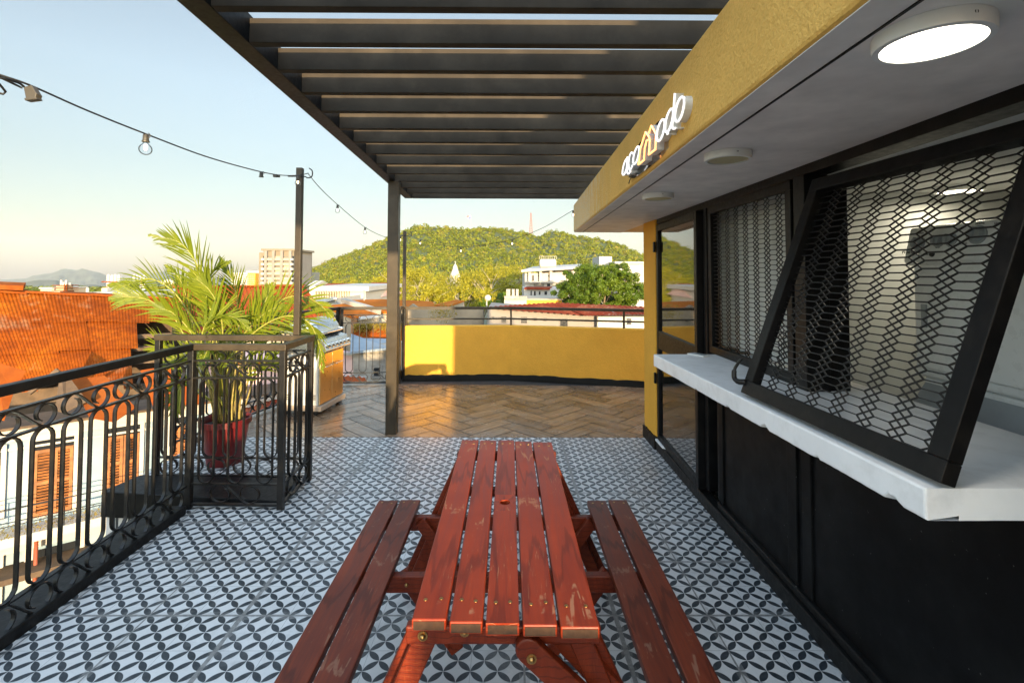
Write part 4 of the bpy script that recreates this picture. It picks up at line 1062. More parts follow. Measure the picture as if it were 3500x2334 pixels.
P1 = [V((-.62, -5.95, 3.0)), V((-.47, -3.6, 2.62)), W(-140, 110, -1.05), W(-20, 165, -.98), W(68, 196, -.90), W(200, 254, -.68), W(335, 308, -.40), W(480, 362, .10), W(600, 395, .72), W(652, 403, 1.2), W(690, 402, 1.58), W(708, 398, 1.58)]
t1, S1 = string('string light with an adaptor and bare socket running from upper left to the pole', P1, [(335, 310, .0245, True), (604, 394, .02, False), (684, 402, .0235, True)])
mb = MB(); c = W(70, 203, -.90); mb.prism([c + V(v) for v in ((-.014, -.009, .0), (.010, -.009, .008), (.028, -.009, -.020), (.024, -.009, -.034), (-.005, -.009, -.038))], (.003, .018, -.003)); mb.prism([c + V(v) for v in ((-.009, -.011, -.035), (.028, -.011, -.031), (.031, -.011, -.038), (-.007, -.011, -.043))], (0, .022, 0)); mb.build('adaptor', 'socket', t1, bevel=.002)
mb = MB(); mb.tube(spline([c + V((-.02, 0, .004)), W(40, 190, -.92), W(-10, 178, -.97), W(-120, 172, -1.05), V((-.40, -2.6, 2.40)), V((-.48, -3.7, 2.63))], 6), .0035, 6); mb.build('lead', 'cable', t1, smooth=True)
mb = MB(); c = W(635, 404, 1.05); mb.box(c - V((.022, .012, .010)), c + V((.010, .012, .010))); mb.box(c + V((.012, -.006, -.012)), c + V((.024, .006, .006))); mb.build('connector', 'socket', t1, bevel=.003)
P2 = [W(708, 400, 1.58), W(735, 432, 2.05), W(775, 470, 2.65), W(838, 522, 3.6), W(884, 544, 4.35), W(912, 544, 4.8), W(935, 536, 5.16)]
string('string light sagging between the two slim poles behind the tall column', P2, [(775, 471, .0235, True), (838, 523, .0235, True), (919, 543, .0235, True)])
P3 = [W(935, 536, 5.16), W(965, 550, 5.0), W(1008, 562, 4.8), W(1058, 567, 4.6), W(1115, 562, 4.4), W(1176, 550, 4.2), W(1245, 524, 4.0), W(1316, 483, 3.78)]
string('string light from the far pole across the hill to the canopy corner', P3, [(965, 550, .0235, True), (1058, 567, .0235, True), (1176, 550, .0235, True), (1313, 484, .02, True)])
# ================================================================ CITY
GZ = -10.0
def gz(Y): return GZ - max(0, Y - 110) * .028      # the land falls away beyond the old town
mb = MB(); rows_ = [-2500, 0, 110, 110.5, 300, 700, 1500, 3000, 6000, 9300]
mb.add([(sx * 9000, y, gz(y)) for y in rows_ for sx in (-1, 1)], [(2 * i, 2 * i + 1, 2 * i + 3, 2 * i + 2) for i in range(len(rows_) - 1)]); struct(mb.build('ground', 'ground'))
mb = MB(); mb.box((-1.01, -9, GZ), (6.5, 2.6, -.301)); mb.prism([(-1.95, 2.6, GZ), (6.5, 2.6, GZ), (6.5, 4.2, GZ), (1.3, 5.40, GZ), (-.4, 5.35, GZ), (-1.26, 5.05, GZ)], (0, 0, -.301 - GZ)); struct(mb.build('terrace_base', 'cream_wall'))
mb = MB(); o_ = V((-6.3, 5.2, GZ + .004)); u_ = V((.787, .617, 0)); w_ = V((.617, -.787, 0))
mb.quad(o_ - u_ * 40, o_ + u_ * 60, o_ + u_ * 60 + w_ * 3.4, o_ - u_ * 40 + w_ * 3.4); struct(mb.build('street', 'asphalt'))

# unseen blocks added behind the viewer, shaped to cast the shade over the terrace
sh = thing('shade_block', 'unseen flat roofed block added behind the viewer to shade the terrace', 'building', (3.5, -6, 0))
def s2x(s, y): return s - .2418 * y
mb = MB(); mb.box((s2x(1.68, -6.6), -6.6, 0), (6.5, -5.6, 3.10)); mb.box((s2x(1.66, -5.6) + .9, -6.5, 3.10), (6.4, -5.7, 3.26)); mb.build('wall', 'yellow', sh)
mb = MB(); mb.box((-1.0, -6.6, 0), (s2x(1.68, -6.6), -6.4, 1.00)); mb.build('low_shade_wall', 'yellow', sh)
mb = MB(); mb.prism([(-1.0, -6.6, 2.93), (s2x(.4, -6.1), -6.6, 2.78), (s2x(1.66, -6.1), -6.6, 2.62), (s2x(1.66, -6.1), -6.6, 3.15), (-1.0, -6.6, 3.15)], (0, .7, 0)); mb.build('roof', 'soffit', sh)
mb = MB(); mb.box((s2x(.75, -6.5), -6.4, 0), (s2x(1.68, -6.6), -6.3, 1.20)); mb.build('low_shade_wall', 'yellow', sh)  # higher strip added to keep the foot of the far parapet shaded
mb = MB(); mb.box((s2x(-.12, -6.1), -6.3, 1.0), (s2x(.12, -6.1), -6.1, 1.44)); mb.box((s2x(.60, -6.1), -6.3, 1.0), (s2x(.72, -6.1), -6.1, 1.33)); mb.build('low_shade_wall', 'yellow', sh)
wt = thing('water_tank', 'unseen tank shape added behind the viewer to cast a shadow on the slats', 'water tank', (3.55, -5.2, 3.2))
cx = 1.7 + .2418 * 5.9
mb = MB(); X = s2x(1.915, -6.1)
mb.prism([(X - .20, -6.2, 3.10), (X + .20, -6.2, 3.10), (X + .155, -6.2, 3.46), (X - .155, -6.2, 3.46)], (0, .35, 0)); mb.build('tank', 'white_plastic', wt)  # added out of view, outline shaped for its shadow on the pergola slats

def px_x(px, Y): return aty(px, 640, Y).x
def px_z(py, Y, px=1160): return aty(px, py, Y).z
def slab(mb, P, th): mb.prism([aty(*p) for p in P], (0, 0, -th))
def facewall(mb, P, dep): mb.prism([aty(*p) for p in P], (0, dep, 0))
def win_rect(parent, r, Y, pane='dark_glass', frame='white_wall', name='window', fw=.06, proud=.03):
    a = aty(r[0], r[1], Y); b = aty(r[2], r[3], Y)
    mb = MB(); x0, x1, z1, z0 = a.x, b.x, a.z, b.z
    mb.box((x0 - fw, Y - proud, z0 - fw), (x1 + fw, Y + .02, z0)); mb.box((x0 - fw, Y - proud, z1), (x1 + fw, Y + .02, z1 + fw))
    mb.box((x0 - fw, Y - proud, z0), (x0, Y + .02, z1)); mb.box((x1, Y - proud, z0), (x1 + fw, Y + .02, z1))
    w = mb.build(name, frame, parent); mb = MB(); mb.box((x0, Y - .012, z0), (x1, Y + .02, z1)); mb.build('pane', pane, w)
    return w
def block(name, label, cat, px0, px1, pyt, Y, dep, wall, roof=None, over=.25, rth=.18, wins=(), pane='dark_glass', group=None, zb=GZ, frame='white_wall'):
    x0, x1, z1 = px_x(px0, Y), px_x(px1, Y), aty((px0 + px1) / 2, pyt, Y).z
    t = thing(name, label, cat, ((x0 + x1) / 2, Y + dep / 2, zb), 0, group)
    mb = MB(); mb.box((x0, Y, zb), (x1, Y + dep, z1)); mb.build('wall', wall, t)
    if roof: mb = MB(); mb.box((x0 - over, Y - over, z1 + .001), (x1 + over, Y + dep + over, z1 + rth)); mb.build('roof', roof, t)
    for r in wins: win_rect(t, r, Y, pane, frame)
    return t, (x0, x1, z1)

# ---- rusty roofed house on the left
def corr_patch(mb, c00, c10, c01, c11, ns, period, amp, jag=0, sag=.05, s0=0, s1=1, t0=0, t1=1, lift=0):
    # corners: 00 ridge start, 10 ridge end, 01 eave start, 11 eave end
    width = (c10 - c00).length; nU = max(8, int(width * (s1 - s0) / period * 6)); nT = 6
    nrm_ = (c10 - c00).cross(c01 - c00).normalized();
    if nrm_.z < 0: nrm_ = -nrm_
    sheet = None; vs = []; fs = []; base_ = 0; per_sheet = int(.78 / period) * 6; jb = 0
    i = 0
    while i < nU:
        j = min(nU, i + per_sheet); jt = random.uniform(-jag, jag); jl = random.uniform(0, .02); grid = []
        for k in range(i, j + 1):
            s = s0 + (s1 - s0) * k / nU; row = []
            for q in range(nT + 1):
                t = t0 + (t1 + jt - t0) * q / nT
                p = c00.lerp(c10, s).lerp(c01.lerp(c11, s), t)
                p = p + nrm_ * (amp * math.sin(2 * math.pi * width * s / period) + lift + jl) + V((0, 0, -sag * math.sin(math.pi * s * 1.7 + .6) * (.4 + .6 * t)))
                row.append(p)
            grid.append(row)
        b = len(vs); n1 = nT + 1
        for row in grid: vs += row
        for a in range(len(grid) - 1):
            for q in range(nT): fs.append((b + a * n1 + q, b + (a + 1) * n1 + q, b + (a + 1) * n1 + q + 1, b + a * n1 + q + 1))
        i = j
    mb.add(vs, fs)
rh = thing('rusty_house', 'old house under a large rusted corrugated iron roof beyond the street', 'house', (-9, 9.5, GZ))
RL, RR = V((-13.6, 9.1, 1.30)), V((-8.97, 12.94, .80))
EL, ER = atz(-130, 895, -.88), atz(402, 880, -1.0)
for k, (t0, t1, s1, jag, lf) in enumerate(((0, .36, 1.0, .012, .05), (.34, .68, .83, .012, .025), (.66, 1.0, .80, .07, 0))):
    mb = MB(); corr_patch(mb, RL, RR, EL, ER, 0, .076, .0065, jag, .07, 0, s1, t0, t1, lf); mb.build('roof_sheeting', 'rust', rh, smooth=True)
mb = MB()
for k in range(9):
    a, b = RL.lerp(RR, k / 9), RL.lerp(RR, (k + 1) / 9); mb.bar(a + V((0, 0, .07 + random.uniform(-.02, .02))), b + V((.03, .02, .07 + random.uniform(-.02, .02))), .34, .05, (random.uniform(-.2, .2), -.1, 1))
a, b = RL.lerp(RR, -.05), RL.lerp(RR, .44); mb.bar(a + V((0, 0, .15)), b + V((0, 0, .20)), .5, .12, (0, -.2, 1)); mb.build('ridge_cap', 'rust_flat', rh)
mb = MB(); bk = V((-.55, .7, 0))
mb.prism([EL + bk * .6 + V((0, 0, -9)), ER + bk * .6 + V((0, 0, -9)), ER + bk * .6 + V((0, 0, -.1)), EL + bk * .6 + V((0, 0, -.1))], bk * .2); mb.prism([RL + V((0, 0, -9)), RR + V((0, 0, -9)), RR + V((0, 0, -.2)), RL + V((0, 0, -.2))], bk * .1); mb.build('timber_wall', 'timber', rh)
mb = MB(); c = RR.lerp(ER, .5)
mb.prism([RR + V((0, 0, -.15)), ER + V((0, 0, .1)), ER + V((0, 0, -9)), RR + V((0, 0, -9))], (-.05, .05, 0)); mb.build('gable_wall', 'timber', rh)
for k in range(4):
    p = RR.lerp(ER, .42 + .12 * k) + V((0, 0, -.10 - .05 * k)); mb = MB(); mb.bar(p + V((-.9, -.75, 0)), p + V((.15, .12, -.02)), .07, .11); mb.build('rafter_end', 'timber', rh)
def loose(label, P, mat, th=.02, name='loose_sheet'):
    mb = MB(); Q = [aty(*p) for p in P]; mb.prism(Q, ((Q[1] - Q[0]).cross(Q[2] - Q[0])).normalized() * th)
    tag(mb.build(name, mat, origin=Q[0]), label, 'metal sheet' if 'sheet' in name else 'plank', None)
loose('flat orange rusted sheet hanging at the broken eave, left of the two diamonds', [(165, 872, 7.6), (240, 862, 7.9), (312, 935, 7.5), (262, 968, 7.1), (205, 958, 7.0)], 'rust_flat')
loose('pointed orange rusted sheet standing at the broken eave, right of the two diamonds', [(322, 850, 7.9), (398, 838, 8.2), (472, 925, 7.9), (352, 935, 7.5)], 'rust_flat')
loose('dark rusted sheet propped against the eave at the left picture edge', [(-10, 830, 6.9), (60, 852, 7.1), (30, 905, 6.8), (10, 965, 6.5), (-30, 960, 6.5)], 'rust_flat')
loose('pale weathered board leaning between the rusted sheets', [(140, 852, 7.3), (152, 856, 7.35), (200, 920, 7.0), (150, 945, 6.9), (128, 940, 6.9)], 'timber', .03, 'plank')
loose('grey timber plank leaning across the rusty eave', [(66, 900, 7.0), (72, 906, 7.0), (140, 852, 7.2), (132, 846, 7.2)], 'timber', .05, 'plank')

# ---- pale blue house across the street
bh = thing('blue_house', 'pale blue and white street front with brown louvred shutters below the rusty roof', 'house', (-6.5, 8, GZ))
FP = V((-8.03, 6.70, -1.2)); FU = V((.787, .617, 0)); FN = V((.617, -.787, 0))
def fac(px, py):
    p = atp(px, py, FP, FN); return (p - FP).dot(FU), p.z
def fp(t, z, out=0): return FP + FU * t + FN * out + V((0, 0, z - FP.z))
def fbox(mb, t0, t1, z0, z1, o0, o1): mb.prism([fp(t0, z0, o0), fp(t1, z0, o0), fp(t1, z1, o0), fp(t0, z1, o0)], FN * (o1 - o0))
mb = MB(); fbox(mb, -7, 7, GZ, -1.35, -.8, 0); mb.build('wall', 'blue_wall', bh)
mb = MB(); fbox(mb, -7, 7, -1.35, -1.22, -.3, .10); fbox(mb, -7, 7, -1.45, -1.36, -.02, .05); fbox(mb, -7, 7, -1.62, -1.58, .0, .02); mb.build('cornice', 'white_wall', bh)
mb = MB(); fbox(mb, -7, 7, -1.218, -1.17, -.9, .16); mb.build('eave_board', 'timber', bh)
def shutter(r):
    (t0, z1), (t1, z0) = fac(r[0], r[1]), fac(r[2], r[3])
    mb = MB(); fw = .07
    fbox(mb, t0 - fw, t0, z0 - .02, z1 + .08, .002, .05); fbox(mb, t1, t1 + fw, z0 - .02, z1 + .08, .002, .05); fbox(mb, t0 - fw, t1 + fw, z1 + .08, z1 + .15, .002, .06)
    w = mb.build('window', 'white_wall', bh); mb = MB(); fbox(mb, t0, t1, z0, z1 + .08, .001, .010); mb.build('recess', 'dark_glass', w)
    tm = (t0 + t1) / 2; gap = random.uniform(.02, .05)
    for a, b in ((t0 + .01, tm - .005), (tm + .005, t1 - .01)):
        mb = MB(); zt_ = z1 - .10
        for q in ((a, a + .05, z0, zt_), (b - .05, b, z0, zt_), (a + .05, b - .05, zt_ - .06, zt_), (a + .05, b - .05, z0, z0 + .08), (a + .05, b - .05, (z0 + zt_) / 2 - .03, (z0 + zt_) / 2 + .03)): fbox(mb, *q, .012, .045)
        n = int((zt_ - z0) / .055)
        for k in range(n):
            z = z0 + .08 + k * .055
            if z > zt_ - .08: break
            mb.prism([fp(a + .05, z, .015), fp(b - .05, z, .015), fp(b - .05, z + .045, .038), fp(a + .05, z + .045, .038)], FN * .006)
        mb.build('shutter', 'shutter', w)
for r in ((-75, 1052, -2, 1190), (78, 1022, 166, 1168), (246, 992, 318, 1112), (391, 968, 437, 1060), (505, 940, 545, 1020)): shutter(r)
zl0 = fac(120, 1190)[1]
mb = MB(); fbox(mb, -7, 7, zl0 - .16, zl0, .0, .50); fbox(mb, -7, 7, zl0 - .42, zl0 - .16, .0, .12); bal = mb.build('ledge', 'white_wall', bh)
wd = MB()
for k in range(5200):
    t = random.uniform(-4, 7); d = abs(random.gauss(0, .09)); p = fp(t, zl0 + d * random.uniform(.1, 1.3), random.uniform(.1, .52)); wd.leaf(p, random.uniform(.02, .06), asp=.3)
wo = wd.build('weeds', 'weeds', recalc=False); wo['kind'] = 'stuff'
for z, o in ((zl0 + .26, .46), (zl0 + .50, .46)):
    mb = MB(); mb.tube([fp(-7, z, o), fp(7, z, o)], .008, 5); mb.build('balcony_rail', 'iron', bal)
for t in range(-6, 8, 1):
    mb = MB(); mb.tube([fp(t, zl0, .46), fp(t, zl0 + .5, .46)], .009, 5); mb.build('balcony_rail', 'iron', bal)
for (a, b) in (((78, 1245), (170, 1420)), ((265, 1190), (345, 1300)), ((-90, 1310), (-20, 1480))):
    (t0, z1), (t1, _) = fac(*a), fac(*b); z1 = zl0 - .52
    mb = MB(); fbox(mb, t0, t1, -9.9, z1, .002, .012); w = mb.build('shop_opening', 'dark_glass', bh)
    mb = MB(); fbox(mb, t0 - .12, t0, -9.9, z1 + .1, .002, .06); fbox(mb, t1, t1 + .12, -9.9, z1 + .1, .002, .06); mb.build('opening_frame', 'white_wall', w)
mb = MB(); mb.tube([fp(-7, zl0 - .80, .30), fp(7, zl0 - .80, .30)], .035, 8)
for t in (-.55, .62, 1.75, 3.0): mb.tube([fp(t, -9.9, .30), fp(t, zl0 - .2, .30)], .03, 8)
mb.build('pipe', 'pipe', bh, smooth=True)
mb = MB(); fbox(mb, -7, 7, zl0 - .76, zl0 - .66, .02, .60); mb.build('awning_board', 'timber', bh)
for k, (z0_, z1_, o) in enumerate(((-2.75, -2.5, .7), (-2.35, -2.2, .9))):
    mb = MB(); P = [fp(-7 + 14 * i / 20, z0_ + (z1_ - z0_) * i / 20 - .12 * math.sin(math.pi * i / 20), o) for i in range(21)]; mb.tube(P, .009, 5)
    tag(mb.build('power_cable', 'cable', smooth=True, origin=P[0]), ('lower', 'upper')[k] + ' black power cable sagging along the blue street front', 'cable', 'power cables along the street')
mb = MB(); P = [fp(1.95, -1.75, .02), fp(1.95, -1.75, .10), fp(1.95, -2.15, .10)]; mb.tube(P, .012, 6); mb.tube([fp(1.88, -1.95, .10), fp(2.02, -1.95, .10)], .012, 6); mb.build('wall_bracket', 'iron', bh)

# ---- red roof behind the palm
rr = thing('red_roof_house', 'house with a broad red corrugated roof behind the palm', 'house', (-6, 17, GZ))
mb = MB(); a, b, c, d = aty(405, 660, 21.5), aty(697, 656.5, 21.5), aty(385, 775, 16.4), aty(772, 752, 16.4)
corr_patch(mb, a, b, c, d, 0, .20, .022, .01, .02); mb.build('roof_sheeting', 'red_roof', rr, smooth=True)
mb = MB(); mb.bar(a + V((0, 0, .04)), b + V((0, 0, .04)), .5, .05); mb.build('ridge_cap', 'rust_flat', rr)
mb = MB(); mb.prism([a + V((.3, 0, -.1)), b + V((-.1, 0, -.1)), b + V((-.1, 0, -9)), a + V((.3, 0, -9))], (0, .2, 0)); mb.prism([c + V((.3, .3, -.1)), d + V((-.2, .3, -.1)), d + V((-.2, .3, -9)), c + V((.3, .3, -9))], (0, .2, 0)); mb.prism([b + V((-.1, 0, -.1)), d + V((-.2, .3, -.1)), d + V((-.2, .3, -9)), b + V((-.1, 0, -9))], (-.1, 0, 0)); mb.build('wall', 'cream_wall', rr)
# ---- pink yard house seen through the railings behind the palm
pk_ = thing('pink_house', 'pink walled house with a small red lean-to roof below the terrace behind the palm', 'house', (-5, 9, GZ))
mb = MB(); facewall(mb, [(470, 832, 10.5), (642, 832, 10.5), (642, 1100, 10.5), (470, 1100, 10.5)], 2.5); mb.build('wall', 'pink_wall', pk_)
mb = MB(); corr_patch(mb, aty(505, 893, 10.45), aty(645, 890, 10.45), aty(505, 985, 8.3), aty(668, 965, 8.3), 0, .12, .014, .01, .01); mb.build('roof_sheeting', 'dark_red_roof', pk_, smooth=True)
mb = MB(); slab(mb, [(465, 834, 10.3), (648, 830, 10.3), (640, 815, 13), (480, 815, 13)], .06); mb.build('roof', 'rust_flat', pk_)
# ---- houses below, seen past the grill
gh = thing('stained_house', 'grey stained concrete house with a flat bluish roof just beyond the grill', 'house', (-2.4, 10, GZ))
mb = MB(); facewall(mb, [(811, 808, 9.4), (905, 797, 9.4), (905, 1000, 9.4), (811, 1000, 9.4)], 1.2); mb.build('wall', 'stained_wall', gh)
mb = MB(); slab(mb, [(804, 808, 9.25), (912, 796, 9.25), (912, 778, 12.2), (835, 776, 12.2), (806, 766, 12.6)], .05); mb.build('roof', 'blue_roof', gh)
win_rect(gh, (859, 844, 873, 863), 9.4, 'dark_glass', 'grey_wall')
ph_ = thing('pink_wall', 'pink plastered yard wall between the grill and the stained house', 'wall', (-4, 9.8, GZ))
mb = MB(); facewall(mb, [(760, 806, 9.9), (811, 812, 9.9), (811, 1000, 9.9), (760, 1000, 9.9)], .25); mb.build('wall_body', 'pink_wall', ph_)
mb = MB(); slab(mb, [(756, 806, 9.8), (813, 812, 9.8), (813, 808, 10.3), (756, 802, 10.3)], .06); mb.build('coping', 'stained_wall', ph_)
lo_ = thing('lean_to', 'small red corrugated lean-to roof low behind the iron railing', 'shed', (-3, 7.4, GZ))
mb = MB(); corr_patch(mb, aty(770, 861, 8.2), aty(836, 866, 8.2), aty(765, 900, 6.9), aty(852, 893, 6.9), 0, .12, .016, .01, .01); mb.build('roof_sheeting', 'red_roof', lo_, smooth=True)
mb = MB(); facewall(mb, [(772, 868, 8.2), (834, 870, 8.2), (834, 1150, 8.2), (772, 1150, 8.2)], .3); mb.build('wall', 'stained_wall', lo_)
bw = thing('overgrown_wall', 'crumbling brick coloured wall with dry weeds beyond the bluish roof', 'wall', (-2, 14, GZ))
mb = MB(); facewall(mb, [(812, 752, 13.5), (935, 748, 13.5), (935, 950, 13.5), (812, 950, 13.5)], .5); mb.build('wall_body', 'rust_flat', bw)
wd = MB(); a, b = aty(812, 752, 13.45), aty(935, 748, 13.45)
for k in range(2600):
    p = a.lerp(b, random.random()) + V((0, random.uniform(-.15, .3), -abs(random.gauss(0, .13)) + .10)); wd.leaf(p, random.uniform(.04, .11), asp=.35)
wo = wd.build('weeds', 'weeds', bw, recalc=False); wo['kind'] = 'stuff'

# ---- orange roofed terrace houses
oh = thing('orange_house', 'cream house with a low orange tiled gable roof beyond the far railing', 'house', (-6, 24, GZ))
mb = MB(); slab(mb, [(742, 702.5, 18.2), (792, 697, 19.2), (868, 721, 17.8), (813, 728, 16.7)], .10); mb.build('roof', 'orange_roof', oh)
mb = MB(); facewall(mb, [(748, 706, 18.2), (813, 729, 16.8), (813, 900, 16.8), (748, 900, 18.2)], .3); facewall(mb, [(813, 729.5, 16.8), (866, 723, 17.8), (866, 900, 17.8), (813, 900, 16.8)], .3); mb.build('wall', 'cream_wall', oh)
mb = MB(); slab(mb, [(824, 731, 16.4), (874, 725, 17.3), (880, 722, 17.8), (824, 727, 16.9)], .06); mb.build('awning', 'white_wall', oh)
mb = MB(); a, b = aty(808, 731, 16.8), aty(812, 745, 16.8); mb.box((a.x, 16.70, b.z - 2), (b.x + .15, 16.88, a.z)); mb.build('door', 'door_brown', oh)
mb = MB(); p, q = aty(789, 695, 19.4), aty(869, 719.5, 18.0); mb.bar(p, q, .25, .20); mb.bar(p + V((0, 0, .14)), q + V((0, 0, .14)), .30, .08); mb.build('party_wall', 'stained_wall', oh)
o2 = thing('orange_house', 'wide house with a large orange roof behind the tall black column', 'house', (-1, 34, GZ))
mb = MB(); slab(mb, [(796, 689, 30), (880, 686.5, 31), (992, 692, 30.5), (1012, 711, 27), (866, 716, 26.4)], .12); mb.build('roof', 'orange_roof', o2)
mb = MB(); facewall(mb, [(866, 716.5, 26.5), (1010, 712, 27), (1010, 900, 27), (866, 900, 26.5)], .3); mb.build('wall', 'cream_wall', o2)
mb = MB(); p = aty(836, 698, 30); mb.tube([p, p + V((0, 0, .9))], .04, 6); mb.build('vent_pipe', 'stained_wall', o2)
o3 = thing('shack', 'small shack with a tilted orange roof above the brown concrete wall', 'shed', aty(1035, 712, 27))
mb = MB(); slab(mb, [(997, 699, 26.6), (1021, 704, 25.6), (1066, 690, 27.5), (1046, 688, 29)], .08); mb.build('roof', 'orange_roof', o3)
mb = MB(); facewall(mb, [(1016, 703, 26), (1062, 692, 27.4), (1062, 760, 27.4), (1016, 760, 26)], 1); mb.build('wall', 'cream_wall', o3)
mb = MB(); facewall(mb, [(1027, 703, 25.9), (1033, 701, 26.1), (1033, 712, 26.1), (1027, 712, 25.9)], .1); mb.build('opening', 'dark_glass', o3)
bwl = thing('concrete_wall', 'long brown weathered concrete wall with one small opening behind the parapet', 'wall', aty(1010, 730, 21))
mb = MB(); facewall(mb, [(900, 712, 21), (931, 710, 21), (946, 698, 21), (962, 709, 21), (1110, 709, 21), (1110, 900, 21), (900, 900, 21)], .4); mb.build('wall_body', 'brown_wall', bwl)
win_rect(bwl, (953.5, 729.5, 961, 735), 21, 'dark_glass', 'brown_wall', 'opening', .02)
# small dry bush growing in front of it
def foliage(mb, c, rad, n, size, fill=.55, up=.0, asp=.6):
    c = V(c)
    for k in range(n):
        v = V((random.gauss(0, 1), random.gauss(0, 1), random.gauss(0, 1))).normalized(); r = (fill + (1 - fill) * random.random() ** .5)
        p = c + V((v.x * rad[0] * r, v.y * rad[1] * r, v.z * rad[2] * r))
        nn = (v + V((random.gauss(0, .7), random.gauss(0, .7), random.gauss(0, .7) + up)))
        mb.leaf(p, size * random.uniform(.6, 1.3), nn, asp=asp)
bs = aty(1015, 760, 18); bt = thing('bush', 'thin dry bush with yellowish leaves in front of the concrete wall', 'bush', bs)
mb = MB()
for k in range(14):
    a = random.uniform(-.9, .9); mb.tube([bs, bs + V((a * .4, random.uniform(-.2, .2), .5)), bs + V((a * .75, random.uniform(-.3, .3), .75 + .45 * random.random()))], [.012, .008, .003], 4)
mb.build('twigs', 'pale_bark', bt); mb = MB(); foliage(mb, bs + V((0, 0, .75)), (.65, .4, .42), 420, .075, .2); mb.build('leaves', 'weeds', bt, recalc=False)

# ---- grey house with the dark red roof
gy = thing('grey_house', 'long grey house with small louvred windows under a streaked dark red iron roof', 'house', aty(1240, 740, 20))
mb = MB(); facewall(mb, [(1119, 709, 20), (1372, 726.5, 20), (1372, 900, 20), (1119, 900, 20)], 5); mb.build('wall', 'grey_wall', gy)
mb = MB(); facewall(mb, [(1372, 727, 19.6), (1500, 727, 19.6), (1500, 900, 19.6), (1372, 900, 19.6)], 4.9); mb.build('side_wall', 'white_wall', gy)
mb = MB(); corr_patch(mb, aty(1112, 705.5, 20.6), aty(1265, 695, 22.0), aty(1134, 710, 19.8), aty(1345, 725.5, 19.5), 0, .25, .02, .0, .0); corr_patch(mb, aty(1265, 695, 22.0), aty(1500, 705, 21.4), aty(1345, 725.5, 19.3), aty(1510, 722, 19.3), 0, .25, .02, .0, .0); mb.build('roof_sheeting', 'dark_red_roof', gy)
for r in ((1130, 726, 1135, 731), (1151, 727, 1162.5, 741), (1196, 728, 1210, 742), (1224.5, 729, 1232, 736), (1247, 730, 1255, 736.5)):
    w = win_rect(gy, r, 20, 'dark_glass', 'grey_wall', fw=.025)
    a, b = aty(r[0], r[1], 20), aty(r[2], r[3], 20); mb = MB(); n = max(3, int((a.z - b.z) / .06))
    for k in range(n): z = b.z + (a.z - b.z) * (k + .5) / n; mb.box((a.x, 19.975, z - .006), (b.x, 19.985, z + .006))
    mb.build('louvre', 'stained_wall', w)
win_rect(gy, (1286, 732, 1303, 760), 20, 'dark_glass', 'grey_wall', fw=.03); win_rect(gy, (1438.5, 731, 1449, 745), 19.6, 'dark_glass', 'white_wall', fw=.02)
dp = thing('satellite_dish', 'round pale satellite dish on a thin post behind the grey house', 'dish', aty(1117.5, 706, 24))
p = aty(1117.5, 710, 24); q = aty(1117.5, 685, 24)
mb = MB(); mb.tube([p, q], .035, 6); mb.build('post', 'white_wall', dp); mb = MB(); mb.lathe([(.001, .0), (.10, .01), (.16, .05), (.16, .06), (.10, .02), (.001, .012)], aty(1120, 684, 23.85), 20, 'y'); mb.build('dish', 'white_wall', dp, smooth=True)

# ---- white blocks on the slope
wb, _ = block('white_building', 'white long building with vertical window fins behind the railing', 'building', 725.5, 840, 668, 46, 14, 'white_wall', 'white_wall', .4, .45)
for k in range(14):
    x = px_x(727 + k * 5.8, 46); mb = MB(); mb.box((x - .05, 45.75, -3), (x + .05, 45.99, px_z(669, 46, 780))); mb.build('fin', 'cream_wall', wb)
for r in ((731, 671, 748, 683), (752, 671, 775, 685)): win_rect(wb, r, 46, 'pale_glass')
win_rect(wb, (783, 680, 803, 686.5), 46, 'dark_glass')
sb_ = thing('sloped_shed', 'white gabled shed end in front of the white building', 'shed', aty(755, 700, 34))
mb = MB(); facewall(mb, [(724, 694, 34), (772, 684.5, 34), (772, 800, 34), (724, 800, 34)], 6); mb.build('wall', 'white_wall', sb_); mb = MB(); slab(mb, [(720, 697, 33.6), (774, 683, 33.6), (770, 681, 41), (722, 690, 41)], .12); mb.build('roof', 'white_wall', sb_)
HS = [('small house with a dark red roof at the foot of the hill', 843, 876, 663.5, 90, 'dark_red_roof', 'white_wall'), ('low house with a pinkish roof below the dark red roofed one', 840, 884, 671, 75, 'pink_wall', 'white_wall'),
      ('brick red box house beside the white building', 839, 852, 674, 60, 'red_roof', 'red_roof'), ('low house with a violet grey roof right of the white building', 836, 872, 681, 52, 'pink_wall', 'white_wall'),
      ('cream flat roofed house at the hill foot left of the column', 800, 820, 663, 110, 'white_wall', 'cream_wall'), ('long low red roof at the hill foot', 740, 800, 662, 120, 'dark_red_roof', 'pink_wall'), ('white cube house right of the apartment tower', 711, 723, 655, 120, 'white_wall', 'white_wall')]
for lb, a, b, t, Y, rf, wl in HS:
    hx_, info = block('house', lb, 'house', a, b, t, Y, 9, wl); x0, x1, z1 = info
    mb = MB(); mb.prism([(x0 - .4, Y - .4, z1), (x0 - .4, Y + 9.4, z1), (x0 - .4, Y + 4.5, z1 + 1.1)], (x1 - x0 + .8, 0, 0)); mb.build('roof', rf, hx_)
wh2, _ = block('white_building', 'white building with a roof terrace and a round water tank on top', 'building', 1205, 1335, 627, 58, 12, 'white_wall', None, wins=[(1210.5, 632, 1214, 635), (1221.5, 632, 1226, 645), (1235, 632, 1239, 635), (1258, 632, 1263, 635)])
mb = MB(); facewall(mb, [(1205, 646.5, 57.2), (1335, 646.5, 57.2), (1335, 649, 57.2), (1205, 649, 57.2)], .9); mb.build('balcony_slab', 'white_wall', wh2)
mb = MB(); slab(mb, [(1197, 620, 56.5), (1335, 612, 56.5), (1335, 606, 72), (1225, 612, 72)], .25); mb.build('canopy_roof', 'white_wall', wh2)
